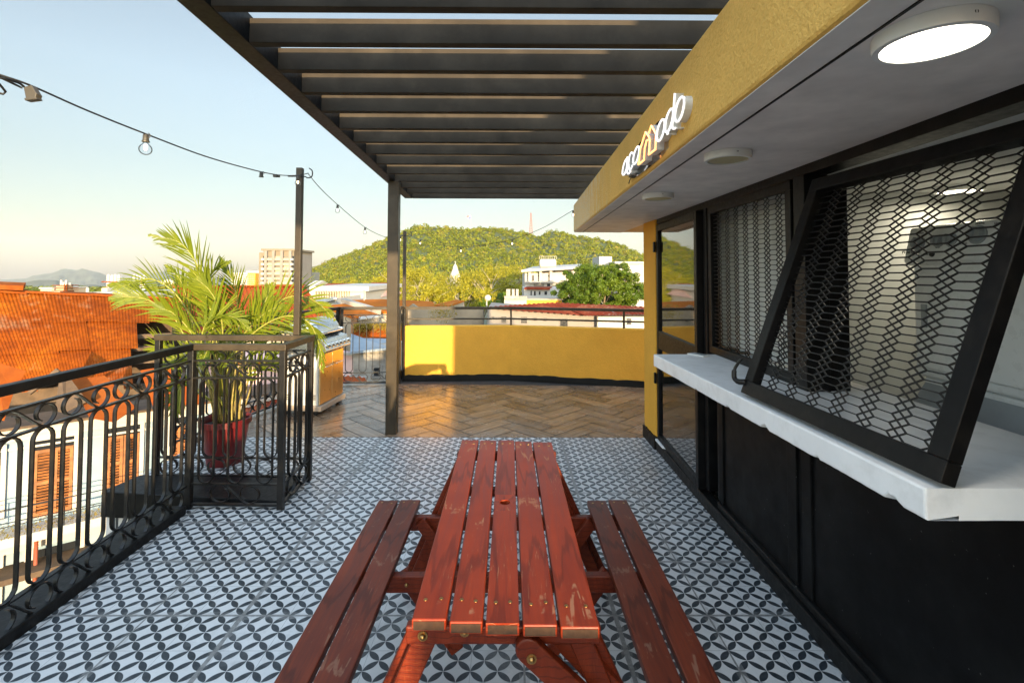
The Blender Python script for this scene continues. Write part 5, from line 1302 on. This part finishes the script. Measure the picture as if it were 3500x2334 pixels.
for px in (1216, 1241, 1265): mb = MB(); x = px_x(px, 57.5); mb.box((x - .15, 57.4, px_z(646, 57.5, px)), (x + .15, 57.7, px_z(617, 57.5, px))); mb.build('column', 'white_wall', wh2)
mb = MB(); facewall(mb, [(1240, 616, 60), (1335, 612, 60), (1335, 628, 60), (1240, 628, 60)], 4); mb.build('upper_room', 'white_wall', wh2)
for r in ((1255, 618, 1263, 624), (1266, 617, 1275, 623)): win_rect(wh2, r, 60)
win_rect(wh2, (1225, 651, 1249, 658), 58, 'pale_glass'); win_rect(wh2, (1256, 651, 1263, 659), 58, 'dark_glass')
tk = thing('water_tank', 'white cylindrical water tank lying on the roof of the white building', 'water tank', aty(1257, 610, 62))
a, b = aty(1238, 605, 62), aty(1277, 604, 62); r_ = .58
mb = MB(); mb.lathe([(.001, 0), (r_ * .7, .02), (r_, .15), (r_, (b.x - a.x) - .15), (r_ * .7, (b.x - a.x) - .02), (.001, b.x - a.x)], a, 20, 'x'); mb.build('drum', 'white_wall', tk, smooth=50)
mb = MB(); mb.box((a.x + .2, 61.8, a.z - 1.2), (a.x + .4, 62.2, a.z)); mb.box((b.x - .4, 61.8, a.z - 1.2), (b.x - .2, 62.2, a.z)); mb.build('stand', 'white_wall', tk)
mb = MB()
for k in range(10): x = a.x + (b.x - a.x) * k / 9; mb.bar((x, 61.6, a.z + r_ - .05), (x, 61.6, a.z + r_ + .35), .03, .03)
mb.bar((a.x, 61.6, a.z + r_ + .35), (b.x, 61.6, a.z + r_ + .35), .03, .03); mb.build('guard', 'white_wall', tk)
lh, _ = block('house', 'white house with tall windows and a red eave left of the big tree', 'house', 1203, 1300, 662, 50, 8, 'white_wall', None, wins=[(1218, 667.5, 1221, 678), (1226, 668, 1230, 679), (1237, 669, 1241, 677), (1250, 669, 1256, 677)])
mb = MB(); slab(mb, [(1204, 660, 49.7), (1262, 661, 49.7), (1268, 658, 52), (1210, 658, 52)], .2); mb.build('eave', 'dark_red_roof', lh)
mb = MB(); facewall(mb, [(1203, 679, 49.2), (1300, 679, 49.2), (1300, 688, 49.2), (1203, 688, 49.2)], .5); mb.build('balcony', 'cream_wall', lh)
yh, _ = block('house', 'low ochre walled house below the white houses', 'house', 1208, 1290, 689, 40, 6, 'yellow', 'cream_wall', .1, .1)
ru, _ = block('ruined_building', 'unfinished concrete building with bare posts on its roof', 'building', 1158, 1209, 687, 38, 6, 'white_wall')
mb = MB(); facewall(mb, [(1158, 680, 37.5), (1210, 680, 37.5), (1210, 687, 37.5), (1158, 687, 37.5)], 1); mb.build('roof_beam', 'stained_wall', ru)
for px, py in ((1167, 664), (1180, 664), (1186, 664)): mb = MB(); x = px_x(px, 38); mb.box((x - .16, 38, px_z(681, 38, px)), (x + .16, 38.3, px_z(py, 38, px))); mb.build('bare_post', 'stained_wall', ru)
block('house', 'white roof block showing above the big round tree', 'house', 1376, 1405, 589, 95, 8, 'white_wall', None)
bq, _ = block('house', 'white flat roofed house right of the big round tree crown', 'house', 1418, 1530, 606, 90, 10, 'white_wall', 'white_wall', .6, .4, wins=[(1467, 609, 1474, 616)])

# ---- apartment tower and neighbours
YT = 170
tw, (tx0, tx1, tz) = block('apartment_tower', 'tall beige concrete apartment tower with pilasters and balconies', 'apartment building', 604, 673.5, 576, YT, 16, 'tower_wall', 'tower_wall', .6, .7)
for a, b, t in ((594, 604, 580), (673.5, 680.5, 583)):
    mb = MB(); mb.box((px_x(a, YT + 2), YT + 2, GZ), (px_x(b, YT + 2), YT + 15, aty(a, t, YT + 2).z)); mb.build('wing', 'tower_wall' if a < 600 else 'grey_wall', tw)
for px in (611.5, 629, 648, 667.5):
    x = px_x(px, YT); mb = MB(); mb.box((x - .45, YT - .9, GZ), (x + .45, YT, tz)); mb.build('pilaster', 'grey_wall', tw)
fl_ = [598, 609, 620, 631, 642, 652]
for i, py in enumerate(fl_):
    z = px_z(py, YT, 640)
    for a, b in ((613, 628), (630, 647), (649, 666)):
        mb = MB(); mb.box((px_x(a, YT), YT - .7, z), (px_x(b, YT), YT - .02, z + .75)); bb_ = mb.build('balcony', 'cream_wall', tw)
        mb = MB(); mb.box((px_x(a + .4, YT), YT - .06, z + .80), (px_x(b - .4, YT), YT - .01, z + 1.45)); mb.build('window', 'pale_glass' if (i + int(a)) % 3 else 'cream_wall', tw)
    for a, b in ((602.5, 609), (669.5, 674.5)):
        mb = MB(); mb.box((px_x(a, YT), YT - 1.2, z), (px_x(b, YT), YT - .02, z + .7)); mb.build('balcony', 'white_wall', tw); mb = MB(); mb.box((px_x(a + .8, YT), YT - .08, z + .71), (px_x(b - .3, YT), YT - .01, z + 1.5)); mb.build('window', 'dark_glass', tw)
mb = MB(); z = px_z(574, YT, 640)
for k in range(6): x = px_x(622 + k * 5.5, YT + 3); mb.box((x - .35, YT + 3, z - .5), (x + .35, YT + 3.3, z + .35 + .15 * (k % 2)))
mb.box((px_x(620, YT), YT + 3.4, z - .9), (px_x(655, YT), YT + 6, z - .25)); mb.build('roof_sign', 'pink_wall', tw)  # plain blocks standing for the rooftop sign
def win_grid(t, a, b, py0, py1, nx, ny, Y, pane='pale_glass', cov=.6):
    for j in range(ny):
        mb = MB()
        for i in range(nx):
            x0, x1 = px_x(a + (b - a) * (i + .5 - cov / 2) / nx, Y), px_x(a + (b - a) * (i + .5 + cov / 2) / nx, Y)
            z1, z0 = px_z(py0 + (py1 - py0) * (j + .25) / ny, Y, (a + b) / 2), px_z(py0 + (py1 - py0) * (j + .75) / ny, Y, (a + b) / 2)
            mb.box((x0, Y - .05, z0), (x1, Y + .02, z1))
        mb.build('window_band', pane, t)
b1, _ = block('apartment_building', 'pale six storey apartment block left of the tower', 'apartment building', 532, 568, 626, 190, 12, 'white_wall'); win_grid(b1, 533, 567, 628, 656, 7, 6, 190)
b2, _ = block('apartment_building', 'narrow ochre apartment block touching the tower on its left', 'apartment building', 568.5, 586, 628, 186, 12, 'yellow'); win_grid(b2, 569, 585, 630, 656, 4, 6, 186, 'stained_wall')
b3, _ = block('apartment_building', 'cream apartment block between the tower and the hill', 'apartment building', 684, 707, 625, 195, 12, 'cream_wall'); win_grid(b3, 685, 706, 627, 654, 6, 6, 195)
b4, _ = block('apartment_building', 'white slab block behind the narrow ochre one', 'apartment building', 565, 594, 622, 230, 12, 'white_wall')

# ---- cement works and low buildings on the left skyline
cw = thing('factory_tower', 'white and rust coloured works tower with platforms above the rusty roof', 'factory', aty(140, 684, 150))
Y = 150
mb = MB(); mb.box((px_x(125, Y), Y, GZ), (px_x(145, Y), Y + 4, px_z(668, Y, 135))); mb.build('base_block', 'white_wall', cw)
mb = MB(); mb.box((px_x(126, Y), Y + .5, px_z(668, Y, 135)), (px_x(146, Y), Y + 3.5, px_z(657, Y, 135))); mb.build('upper_block', 'cream_wall', cw)
for py in (656, 662, 668): mb = MB(); z = px_z(py, Y, 135); mb.box((px_x(124, Y), Y - .6, z), (px_x(154, Y), Y + 4.2, z + .18)); mb.build('platform', 'rust_flat', cw)
for px, t in ((131, 643.5), (136, 648), (142, 643.5), (151, 650)): mb = MB(); mb.lathe([(.32, 0), (.32, px_z(t, Y, px) - px_z(657, Y, px))], (px_x(px, Y), Y + 1.5, px_z(657, Y, px)), 10); mb.build('stack', 'white_wall', cw, smooth=40)
for px in (148, 153): mb = MB(); x = px_x(px, Y); mb.box((x - .1, Y, GZ), (x + .1, Y + .2, px_z(652, Y, px))); mb.build('strut', 'rust_flat', cw)
block('warehouse', 'low cream warehouse left of the works tower', 'warehouse', 94, 125, 663, 155, 12, 'cream_wall', 'white_wall', .3, .4)
block('warehouse', 'long white warehouse roof seen over the rusty ridge', 'warehouse', 207, 332, 679, 70, 16, 'white_wall', 'white_wall', .3, .5)
block('warehouse', 'small white block standing on the long white warehouse', 'warehouse', 234, 247, 661.5, 74, 5, 'white_wall', None, zb=-2)
ch_ = thing('chimney', 'thin white chimney beside the long white warehouse', 'chimney', aty(202, 690, 80)); mb = MB(); mb.lathe([(.28, 0), (.22, px_z(661, 80, 202) - GZ)], (px_x(202, 80), 80, GZ), 12); mb.build('shaft', 'white_wall', ch_, smooth=40)
def silo_group(label, x0, n, step, r, t, bpy_, Y):
    s = thing('silo', label, 'silo', aty(x0, bpy_, Y))
    for k in range(n):
        px = x0 + k * step; x = px_x(px, Y); zt_ = px_z(t + (k % 2) * 1.5, Y, px); rr_ = px_x(px + r, Y) - x
        mb = MB(); mb.lathe([(rr_, 0), (rr_, zt_ - GZ - rr_ * .5), (rr_ * .6, zt_ - GZ), (.05, zt_ - GZ)], (x, Y, GZ), 14); mb.build('drum', 'white_wall', s, smooth=40)
    mb = MB(); z = px_z(t + 18, Y, x0); mb.box((px_x(x0 - r, Y), Y - 3.2, z), (px_x(x0 + n * step, Y), Y - 2.9, z + .5)); mb.build('gantry', 'rust_flat', s)
silo_group('group of three white silos left of the palm', 249, 4, 8.0, 3.4, 630, 660, 240)
silo_group('group of white silos half hidden behind the palm fronds', 308, 4, 7.5, 3.0, 630, 660, 260)
for k, (a, b, t) in enumerate(((371, 381, 645), (383, 391, 643), (392, 400, 646))):
    bx_, _ = block('house', ('white house left of three on the far slope behind the palm', 'white house in the middle of three on the far slope behind the palm', 'white house right of three on the far slope behind the palm')[k], 'house', a, b, t, 320, 8, 'white_wall', 'white_wall', .3, .4, group='white houses on the far slope', zb=-6)

# ---- church dome
dm = thing('church_dome', 'white bell shaped church dome with a cross rising over the trees', 'church', aty(1045, 640, 205))
Y = 205; c = aty(1045, 631, Y); s_ = aty(1046, 631, Y).x - c.x
pr_ = [(13, -60), (13, -4), (11.5, -2), (10.8, 0), (9.8, 3), (7.6, 9), (5.6, 15), (5.2, 16), (5.6, 16.4), (5.6, 18), (4.6, 18.4), (4.4, 19.5), (3.2, 22), (1.4, 24), (.9, 25), (1.1, 25.8), (.3, 26.6), (.01, 26.7)]
mb = MB(); mb.lathe([(r * s_, z * s_) for r, z in pr_], c, 8); mb.build('dome', 'white_wall', dm)
mb = MB(); z = c.z + 26.5 * s_; mb.bar((c.x, Y, z), (c.x, Y, z + 5 * s_), .16, .16); mb.bar((c.x - 1.5 * s_, Y, z + 3.4 * s_), (c.x + 1.5 * s_, Y, z + 3.4 * s_), .16, .16, (0, 1, 0)); mb.build('cross', 'white_wall', dm)

# ================================================================ TREES
def tree(name, label, base_, h, c, rad, nl, per, size, leafm, barkm, group=None, clr=.34, limbs=7, up=.35, flat=1.0, bare=0, lower=True, seed=0):
    random.seed(seed); base_ = V(base_); c = V(c)
    t = thing(name, label, 'tree', base_, 0, group)
    mb = MB(); top = c + V((0, 0, -rad[2] * .35)); mb.tube(spline([base_, base_.lerp(top, .5) + V((rad[0] * .03, 0, 0)), top], 5), [rad[0] * .07 * (1 - .05 * i) for i in range(11)], 8)
    ends = []
    for k in range(limbs):
        a = 2 * math.pi * k / limbs + random.uniform(-.4, .4); e = c + V((math.cos(a) * rad[0] * random.uniform(.45, .85), math.sin(a) * rad[1] * random.uniform(.45, .85), rad[2] * random.uniform(-.1, .75)))
        s = base_.lerp(top, random.uniform(.6, 1)); m_ = s.lerp(e, .5) + V((random.uniform(-.1, .1) * rad[0], 0, rad[2] * .12)); P = spline([s, m_, e], 5); mb.tube(P, [rad[0] * .030 * (1 - .075 * i) for i in range(11)], 6); ends.append((m_, e))
    for k in range(bare):
        m_, e = random.choice(ends); s = m_.lerp(e, random.random()); d = V((random.gauss(0, 1), random.gauss(0, .6) - .5, random.gauss(.6, .6))).normalized(); mb.tube(spline([s, s + d * rad[0] * .2 + V((0, 0, .1)), s + d * rad[0] * .42 + V((random.gauss(0, .2), 0, .25))], 4), [rad[0] * .012 * (1 - .1 * i) for i in range(9)], 4)
    mb.build('trunk', barkm, t, smooth=True)
    mb = MB(); lobes = [(V((0, 0, 0)), 1.0)] 
    for k in range(nl):
        v = V((random.gauss(0, 1), random.gauss(0, 1), random.gauss(.15, 1))).normalized(); rr_ = random.uniform(.45, 1.0) ** .6 * (1 + .10 * math.sin(5 * math.atan2(v.z, v.x) + seed))
        if not lower and v.z < -.35: continue
        p = c + V((v.x * rad[0] * rr_, v.y * rad[1] * rr_, v.z * rad[2] * rr_ * flat)); cr = clr * min(rad) * random.uniform(.55, 1.25)
        foliage(mb, p, (cr, cr, cr * .8), per, size, .25, up)
    mb.build('crown', leafm, t, recalc=False); random.seed(seed + 99); return t
Y = 38; cc = aty(1372, 652, Y); w = px_x(1474, Y) - px_x(1262, Y)
tree('broadleaf_tree', 'big dense dark green tree behind the grey house', (cc.x + .3, Y + 1, GZ), 10, cc + V((.35, 1, -.45)), (w * .50, w * .44, w * .285), 430, 270, .115, 'leaf_big', 'bark', clr=.17, seed=3, up=.3)
tree('broadleaf_tree', 'small dark tree at the left end of the concrete ruin', (aty(1135, 700, 44).x, 44, GZ), 8, aty(1136, 693, 44), (1.5, 1.5, .75), 30, 50, .19, 'leaf_big', 'bark', seed=9)
YT_ = [(885, 690, 66, 3.2, 2.1, 'tall yellow green tree half hidden by the black column'), (945, 662, 74, 4.6, 3.2, 'yellow green tree with bare branches left of the church dome'), (998, 664, 88, 5.0, 2.9, 'tall yellow green tree just left of the church dome'), (985, 688, 58, 3.2, 1.7, 'rounded golden tree low in front of the taller trees'),
       (1066, 668, 84, 4.6, 2.6, 'yellow green tree below and right of the church dome'), (1120, 656, 78, 5.0, 3.2, 'branching yellow green tree in the middle of the row'), (1060, 690, 60, 3.6, 1.8, 'low yellow green tree behind the shack'), (1170, 648, 86, 4.6, 3.3, 'yellow green tree touching the white building'), (1105, 690, 64, 3.2, 1.6, 'low leafy tree beside the satellite dish'), (915, 645, 100, 4.6, 3.0, 'pale tree at the back above the orange roof')]
for i, (px, py, Y, rw, rh_, lb) in enumerate(YT_):
    c = aty(px, py, Y); tree('spreading_tree', lb, (c.x, Y, GZ), 10, c, (rw, rw * .8, rh_), 90, 75, .25, 'leaf_yellow', 'pale_bark', 'yellow green trees below the hill', clr=.36, seed=20 + i, bare=16, limbs=9, up=.4)
for i, (px, py, Y, rw, rh_, lb) in enumerate([(262, 672, 120, 3.0, 1.6, 'orange brown tree beside the white silos'), (285, 668, 130, 3.4, 1.9, 'orange brown tree right of the white silos'), (395, 668, 110, 3.2, 1.6, 'brownish tree behind the left palm fronds'), (420, 655, 140, 3.6, 2.0, 'green tree behind the palm fronds'), (862, 655, 160, 4, 2.4, 'bright green tree at the hill foot by the column'), (792, 655, 170, 4.5, 2.6, 'bright green tree at the hill foot behind the white building')]):
    c = aty(px, py, Y); tree('spreading_tree', lb, (c.x, Y, GZ), 8, c, (rw, rw, rh_), 50, 36, .34, 'leaf_yellow' if i > 2 else 'weeds', 'bark', clr=.36, seed=60 + i)
random.seed(11)

# ================================================================ HILLS
prof = [(560, 660), (640, 650), (690, 630), (708, 620), (735, 606), (760, 596), (800, 580), (850, 562), (890, 544), (930, 526), (950, 519), (975, 517), (1010, 520), (1060, 523), (1100, 522), (1150, 524), (1200, 531), (1235, 541), (1265, 528), (1290, 530), (1330, 541), (1370, 545), (1400, 552), (1440, 565), (1475, 584), (1500, 600), (1560, 622), (1640, 640), (1760, 652)]
def prof_y(px):
    for i in range(len(prof) - 1):
        if prof[i][0] <= px <= prof[i + 1][0]:
            f = (px - prof[i][0]) / (prof[i + 1][0] - prof[i][0]); return prof[i][1] + (prof[i + 1][1] - prof[i][1]) * f
    return 655
YB, YR = 260.0, 470.0
def hill_pt(px, t):
    # t 0 foot .. 1 crest: a real slope rising away from the town
    Yr = YR + 30 * math.sin(px * .011); Y = YB + (Yr - YB) * t
    top = aty(px, prof_y(px) + 4, Yr); zt_ = top.z; d = ray(px, 640); x = CAM.x + d.x / d.y * (Y - CAM.y)
    z = gz(Y) + (zt_ - gz(Y)) * (t ** 1.15) + 1.6 * math.sin(px * .05 + t * 7) * t * (1 - t)
    return V((x, Y, z))
mb = MB(); nx, nt = 120, 16
for i in range(nx + 1):
    for j in range(nt + 1): mb.v.append(hill_pt(560 + 1200 * i / nx, j / nt))
    p = hill_pt(560 + 1200 * i / nx, 1); mb.v.append(V((p.x * 1.3, p.y + 160, gz(p.y + 160) - 1)))
n1 = nt + 2
for i in range(nx):
    for j in range(nt + 1): mb.f.append((i * n1 + j, (i + 1) * n1 + j, (i + 1) * n1 + j + 1, i * n1 + j + 1)); mb.mi.append(0)
struct(mb.build('hill', 'hill_soil', smooth=True))
mb = MB(); rng = random.Random(5)
for k in range(5200):
    px = rng.uniform(640, 1600); t = rng.random() ** .8
    if k < 420: px = rng.uniform(690, 1520); t = rng.uniform(.96, 1.0)
    p = hill_pt(px, t); r = rng.choice((rng.uniform(1.1, 2.4), rng.uniform(1.1, 2.4), rng.uniform(2.2, 4.0))) * (.8 if t > .95 else 1); n = 30
    if prof_y(px) > 645 and t > .5: continue
    c = p + V((0, 0, r * .35)); tall = rng.uniform(.65, 1.05)
    for q in range(n):
        v = V((rng.gauss(0, 1), rng.gauss(0, 1), rng.gauss(.45, .8))).normalized(); rr_ = r * rng.uniform(.6, 1.0)
        lp = c + V((v.x * rr_, v.y * rr_, v.z * rr_ * tall)); nn = v + V((rng.gauss(0, .3), rng.gauss(0, .3), rng.gauss(.1, .3)))
        mb.leaf(lp, (.4 + r * .25) * rng.uniform(.6, 1.5), nn, asp=.85)
fo = mb.build('hill_forest', 'leaf_hill', recalc=False); fo['kind'] = 'stuff'
# wooded flat land between the town and the mountains
mb = MB()
for k in range(1500):
    Y = rng.uniform(140, 800) ; x = rng.uniform(-1.25, -.40) * Y; r = rng.uniform(1.8, 3.4) * (1 + Y / 500); c = V((x, Y, gz(Y) + r * .3 + rng.uniform(0, 1)))
    for q in range(14):
        v = V((rng.gauss(0, 1), rng.gauss(0, 1), rng.gauss(.45, .8))).normalized(); mb.leaf(c + V((v.x * r, v.y * r, v.z * r * .8)), r * rng.uniform(.5, .9), v + V((rng.gauss(0, .5), 0, .3)), asp=.85)
fo2 = mb.build('woodland', 'leaf_hill', recalc=False); fo2['kind'] = 'stuff'
def ridge(name, P, Y, depth, rough, seed):
    rg = random.Random(seed); mb = MB(); n = 160; rows = 14; x0, x1 = P[0][0], P[-1][0]
    def py(px):
        for i in range(len(P) - 1):
            if P[i][0] <= px <= P[i + 1][0]:
                f = (px - P[i][0]) / (P[i + 1][0] - P[i][0]); f = f * f * (3 - 2 * f); return P[i][1] + (P[i + 1][1] - P[i][1]) * f
        return P[-1][1]
    ph = [rg.uniform(0, 6) for _ in range(6)]
    for i in range(n + 1):
        px = x0 + (x1 - x0) * i / n; top = aty(px, py(px), Y)
        for j in range(rows + 1):
            t = j / rows; yy = Y - depth * (1 - t); d = ray(px, 640)
            g_ = gz(Y - depth) - 6; z = g_ + (top.z - g_) * t ** 1.3 + rough * (top.z - g_) * math.sin(t * math.pi) * (math.sin(px * .06 + ph[0]) * .5 + math.sin(px * .15 + ph[1] + t * 4) * .35 + math.sin(px * .33 + ph[2] - t * 6) * .2)
            if t == 1: z += (top.z - g_) * .012 * (math.sin(px * .5 + ph[3]) + math.sin(px * 1.3 + ph[4]))
            mb.v.append(V((CAM.x + d.x / d.y * (yy - CAM.y), yy, z)))
    r1 = rows + 1
    for i in range(n):
        for j in range(rows): mb.f.append((i * r1 + j, (i + 1) * r1 + j, (i + 1) * r1 + j + 1, i * r1 + j + 1)); mb.mi.append(0)
    struct(mb.build(name, 'mountain', smooth=True))
ridge('mountain', [(-260, 652), (-120, 645), (0, 642), (56, 640), (80, 632), (112, 628), (148, 617), (176, 620), (186, 617), (220, 624), (246, 632), (280, 643), (320, 630), (376, 624), (400, 633), (450, 640), (520, 640), (600, 648), (720, 650)], 5600, 1500, .16, 1)
ridge('hills', [(-260, 668), (-100, 664), (0, 661), (40, 650), (90, 643), (124, 643), (160, 651), (180, 656), (210, 653), (240, 657), (300, 660), (360, 640), (400, 634), (440, 640), (480, 650), (560, 654), (720, 658)], 2300, 900, .22, 2)

# flag and mast on the hill crest
fx = hill_pt(1080, .99); tp = aty(1080.5, 494, fx.y)
fg = thing('flag', 'red white and blue flag on a pole at the top of the hill', 'flag', fx)
mb = MB(); mb.tube([fx, V((tp.x, fx.y, tp.z))], .22, 6); mb.build('flagpole', 'white_wall', fg)
def fpz(px, py): return aty(px, py, fx.y)
for m, r in (('flag_white', (1076.7, 495, 1080.3, 498.2)), ('flag_red', (1073, 496, 1076.7, 499.4)), ('flag_blue', (1077, 498.2, 1080.3, 502.2)), ('flag_white', (1073.6, 499.4, 1077, 502.6))):
    a, b = fpz(r[0], r[1]), fpz(r[2], r[3]); mb = MB(); mb.prism([(a.x, fx.y, a.z), (b.x, fx.y - .4, a.z + .15), (b.x, fx.y - .4, b.z + .15), (a.x, fx.y, b.z)], (0, .06, 0)); mb.build('flag_panel', m, fg)
mx_ = hill_pt(1219, .99); mt = thing('radio_mast', 'red and white lattice radio mast on the hill crest', 'mast', mx_)
b0 = aty(1219, 536, mx_.y); t0 = aty(1219, 489, mx_.y); hw = (aty(1222.4, 536, mx_.y).x - b0.x)
mb = MB()
for sx in (-1, 1):
    for sy in (-1, 1): mb.bar(b0 + V((sx * hw, sy * hw, 0)), t0 + V((sx * hw * .25, sy * hw * .25, 0)), .26, .26)
for k in range(8):
    f, g = k / 8, (k + 1) / 8; wa, wb_ = hw * (1 - .75 * f), hw * (1 - .75 * g); pa, pb = b0.lerp(t0, f), b0.lerp(t0, g)
    for sy in (-1, 1): mb.bar(pa + V((-wa, sy * wa, 0)), pb + V((wb_, sy * wb_, 0)), .15, .15); mb.bar(pa + V((wa, sy * wa, 0)), pb + V((-wb_, sy * wb_, 0)), .15, .15); mb.bar(pb + V((-wb_, sy * wb_, 0)), pb + V((wb_, sy * wb_, 0)), .15, .15)
mb.build('lattice', 'mast', mt)
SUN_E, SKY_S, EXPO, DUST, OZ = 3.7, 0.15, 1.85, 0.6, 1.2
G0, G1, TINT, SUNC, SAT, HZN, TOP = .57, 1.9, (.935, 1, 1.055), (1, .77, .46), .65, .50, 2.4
# ================================================================ AIR, SKY, SUN
HAZE = True
if HAZE:
    mb = MB(); mb.box((-8900, -2400, -270), (8900, 9250, 600)); hz = mb.build('haze', [], None); hz['kind'] = 'stuff'
    m = bpy.data.materials.new('haze'); m.use_nodes = True; nt = m.node_tree; nt.nodes.remove(nt.nodes['Principled BSDF'])
    pv = nt.nodes.new('ShaderNodeVolumePrincipled'); pv.inputs['Color'].default_value = (.93, .95, .97, 1); pv.inputs['Density'].default_value = 5e-5; pv.inputs['Anisotropy'].default_value = 0
    nt.links.new(pv.outputs[0], nt.nodes['Material Output'].inputs['Volume']); hz.data.materials.append(m)
EL_, AZ = R_(5.2), V((.235, -.972)).normalized()
to_sun = V((AZ.x * math.cos(EL_), AZ.y * math.cos(EL_), math.sin(EL_)))
sd = bpy.data.lights.new('sun', 'SUN'); sd.energy = SUN_E; sd.angle = R_(.5); sd.color = SUNC
so = bpy.data.objects.new('sun', sd); COL.objects.link(so); so.rotation_mode = 'QUATERNION'; so.rotation_quaternion = to_sun.to_track_quat('Z', 'Y'); so.location = (5, -20, 8)
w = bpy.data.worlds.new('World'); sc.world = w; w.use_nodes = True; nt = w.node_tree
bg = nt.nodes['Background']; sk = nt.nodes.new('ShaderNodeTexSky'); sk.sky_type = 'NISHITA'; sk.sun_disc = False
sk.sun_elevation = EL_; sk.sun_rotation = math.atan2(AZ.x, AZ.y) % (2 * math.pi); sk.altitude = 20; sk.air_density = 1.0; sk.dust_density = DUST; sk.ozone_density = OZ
# added sky gain: sun side and zenith raised to fill shade, horizon dimmed
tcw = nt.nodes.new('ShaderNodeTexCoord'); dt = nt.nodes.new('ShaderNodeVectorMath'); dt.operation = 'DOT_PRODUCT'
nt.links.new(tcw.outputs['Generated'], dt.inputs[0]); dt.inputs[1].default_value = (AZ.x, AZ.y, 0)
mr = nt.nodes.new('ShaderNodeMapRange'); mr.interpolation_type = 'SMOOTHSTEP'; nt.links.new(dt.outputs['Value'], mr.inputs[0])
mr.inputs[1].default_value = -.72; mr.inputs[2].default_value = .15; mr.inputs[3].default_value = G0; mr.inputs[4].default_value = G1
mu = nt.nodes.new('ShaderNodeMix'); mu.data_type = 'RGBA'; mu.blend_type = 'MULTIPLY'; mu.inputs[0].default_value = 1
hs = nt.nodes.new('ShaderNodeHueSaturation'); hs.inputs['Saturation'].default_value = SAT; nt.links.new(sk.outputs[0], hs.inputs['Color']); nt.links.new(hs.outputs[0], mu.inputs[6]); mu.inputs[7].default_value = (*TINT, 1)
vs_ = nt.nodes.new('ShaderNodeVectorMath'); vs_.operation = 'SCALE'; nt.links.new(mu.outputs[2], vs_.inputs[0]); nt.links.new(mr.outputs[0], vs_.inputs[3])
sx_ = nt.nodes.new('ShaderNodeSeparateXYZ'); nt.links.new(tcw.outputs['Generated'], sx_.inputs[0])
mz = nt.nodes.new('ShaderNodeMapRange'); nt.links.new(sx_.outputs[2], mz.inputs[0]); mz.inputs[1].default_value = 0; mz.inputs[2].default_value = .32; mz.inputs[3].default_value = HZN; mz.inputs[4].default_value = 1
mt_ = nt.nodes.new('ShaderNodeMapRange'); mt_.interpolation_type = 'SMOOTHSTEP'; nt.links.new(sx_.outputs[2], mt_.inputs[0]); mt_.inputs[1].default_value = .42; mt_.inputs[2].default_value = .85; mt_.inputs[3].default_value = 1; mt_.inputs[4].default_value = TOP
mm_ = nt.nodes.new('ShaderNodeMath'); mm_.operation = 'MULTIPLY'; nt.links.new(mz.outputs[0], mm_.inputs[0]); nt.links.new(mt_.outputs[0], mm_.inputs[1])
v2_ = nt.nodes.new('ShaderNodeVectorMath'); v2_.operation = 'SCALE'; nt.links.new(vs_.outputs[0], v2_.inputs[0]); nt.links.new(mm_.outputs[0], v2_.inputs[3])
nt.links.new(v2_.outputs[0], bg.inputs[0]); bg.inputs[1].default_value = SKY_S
sc.view_settings.view_transform = 'Standard'; sc.view_settings.look = 'None'; sc.view_settings.exposure = EXPO; sc.view_settings.gamma = 1; sc.view_settings.use_curve_mapping = False
sc.cycles.max_bounces = 8; sc.cycles.diffuse_bounces = 4; sc.cycles.glossy_bounces = 4; sc.cycles.transmission_bounces = 6; sc.cycles.transparent_max_bounces = 12; sc.cycles.volume_bounces = 0
sc.cycles.use_denoising = True; sc.cycles.sample_clamp_indirect = 6; sc.cycles.caustics_reflective = False; sc.cycles.caustics_refractive = False
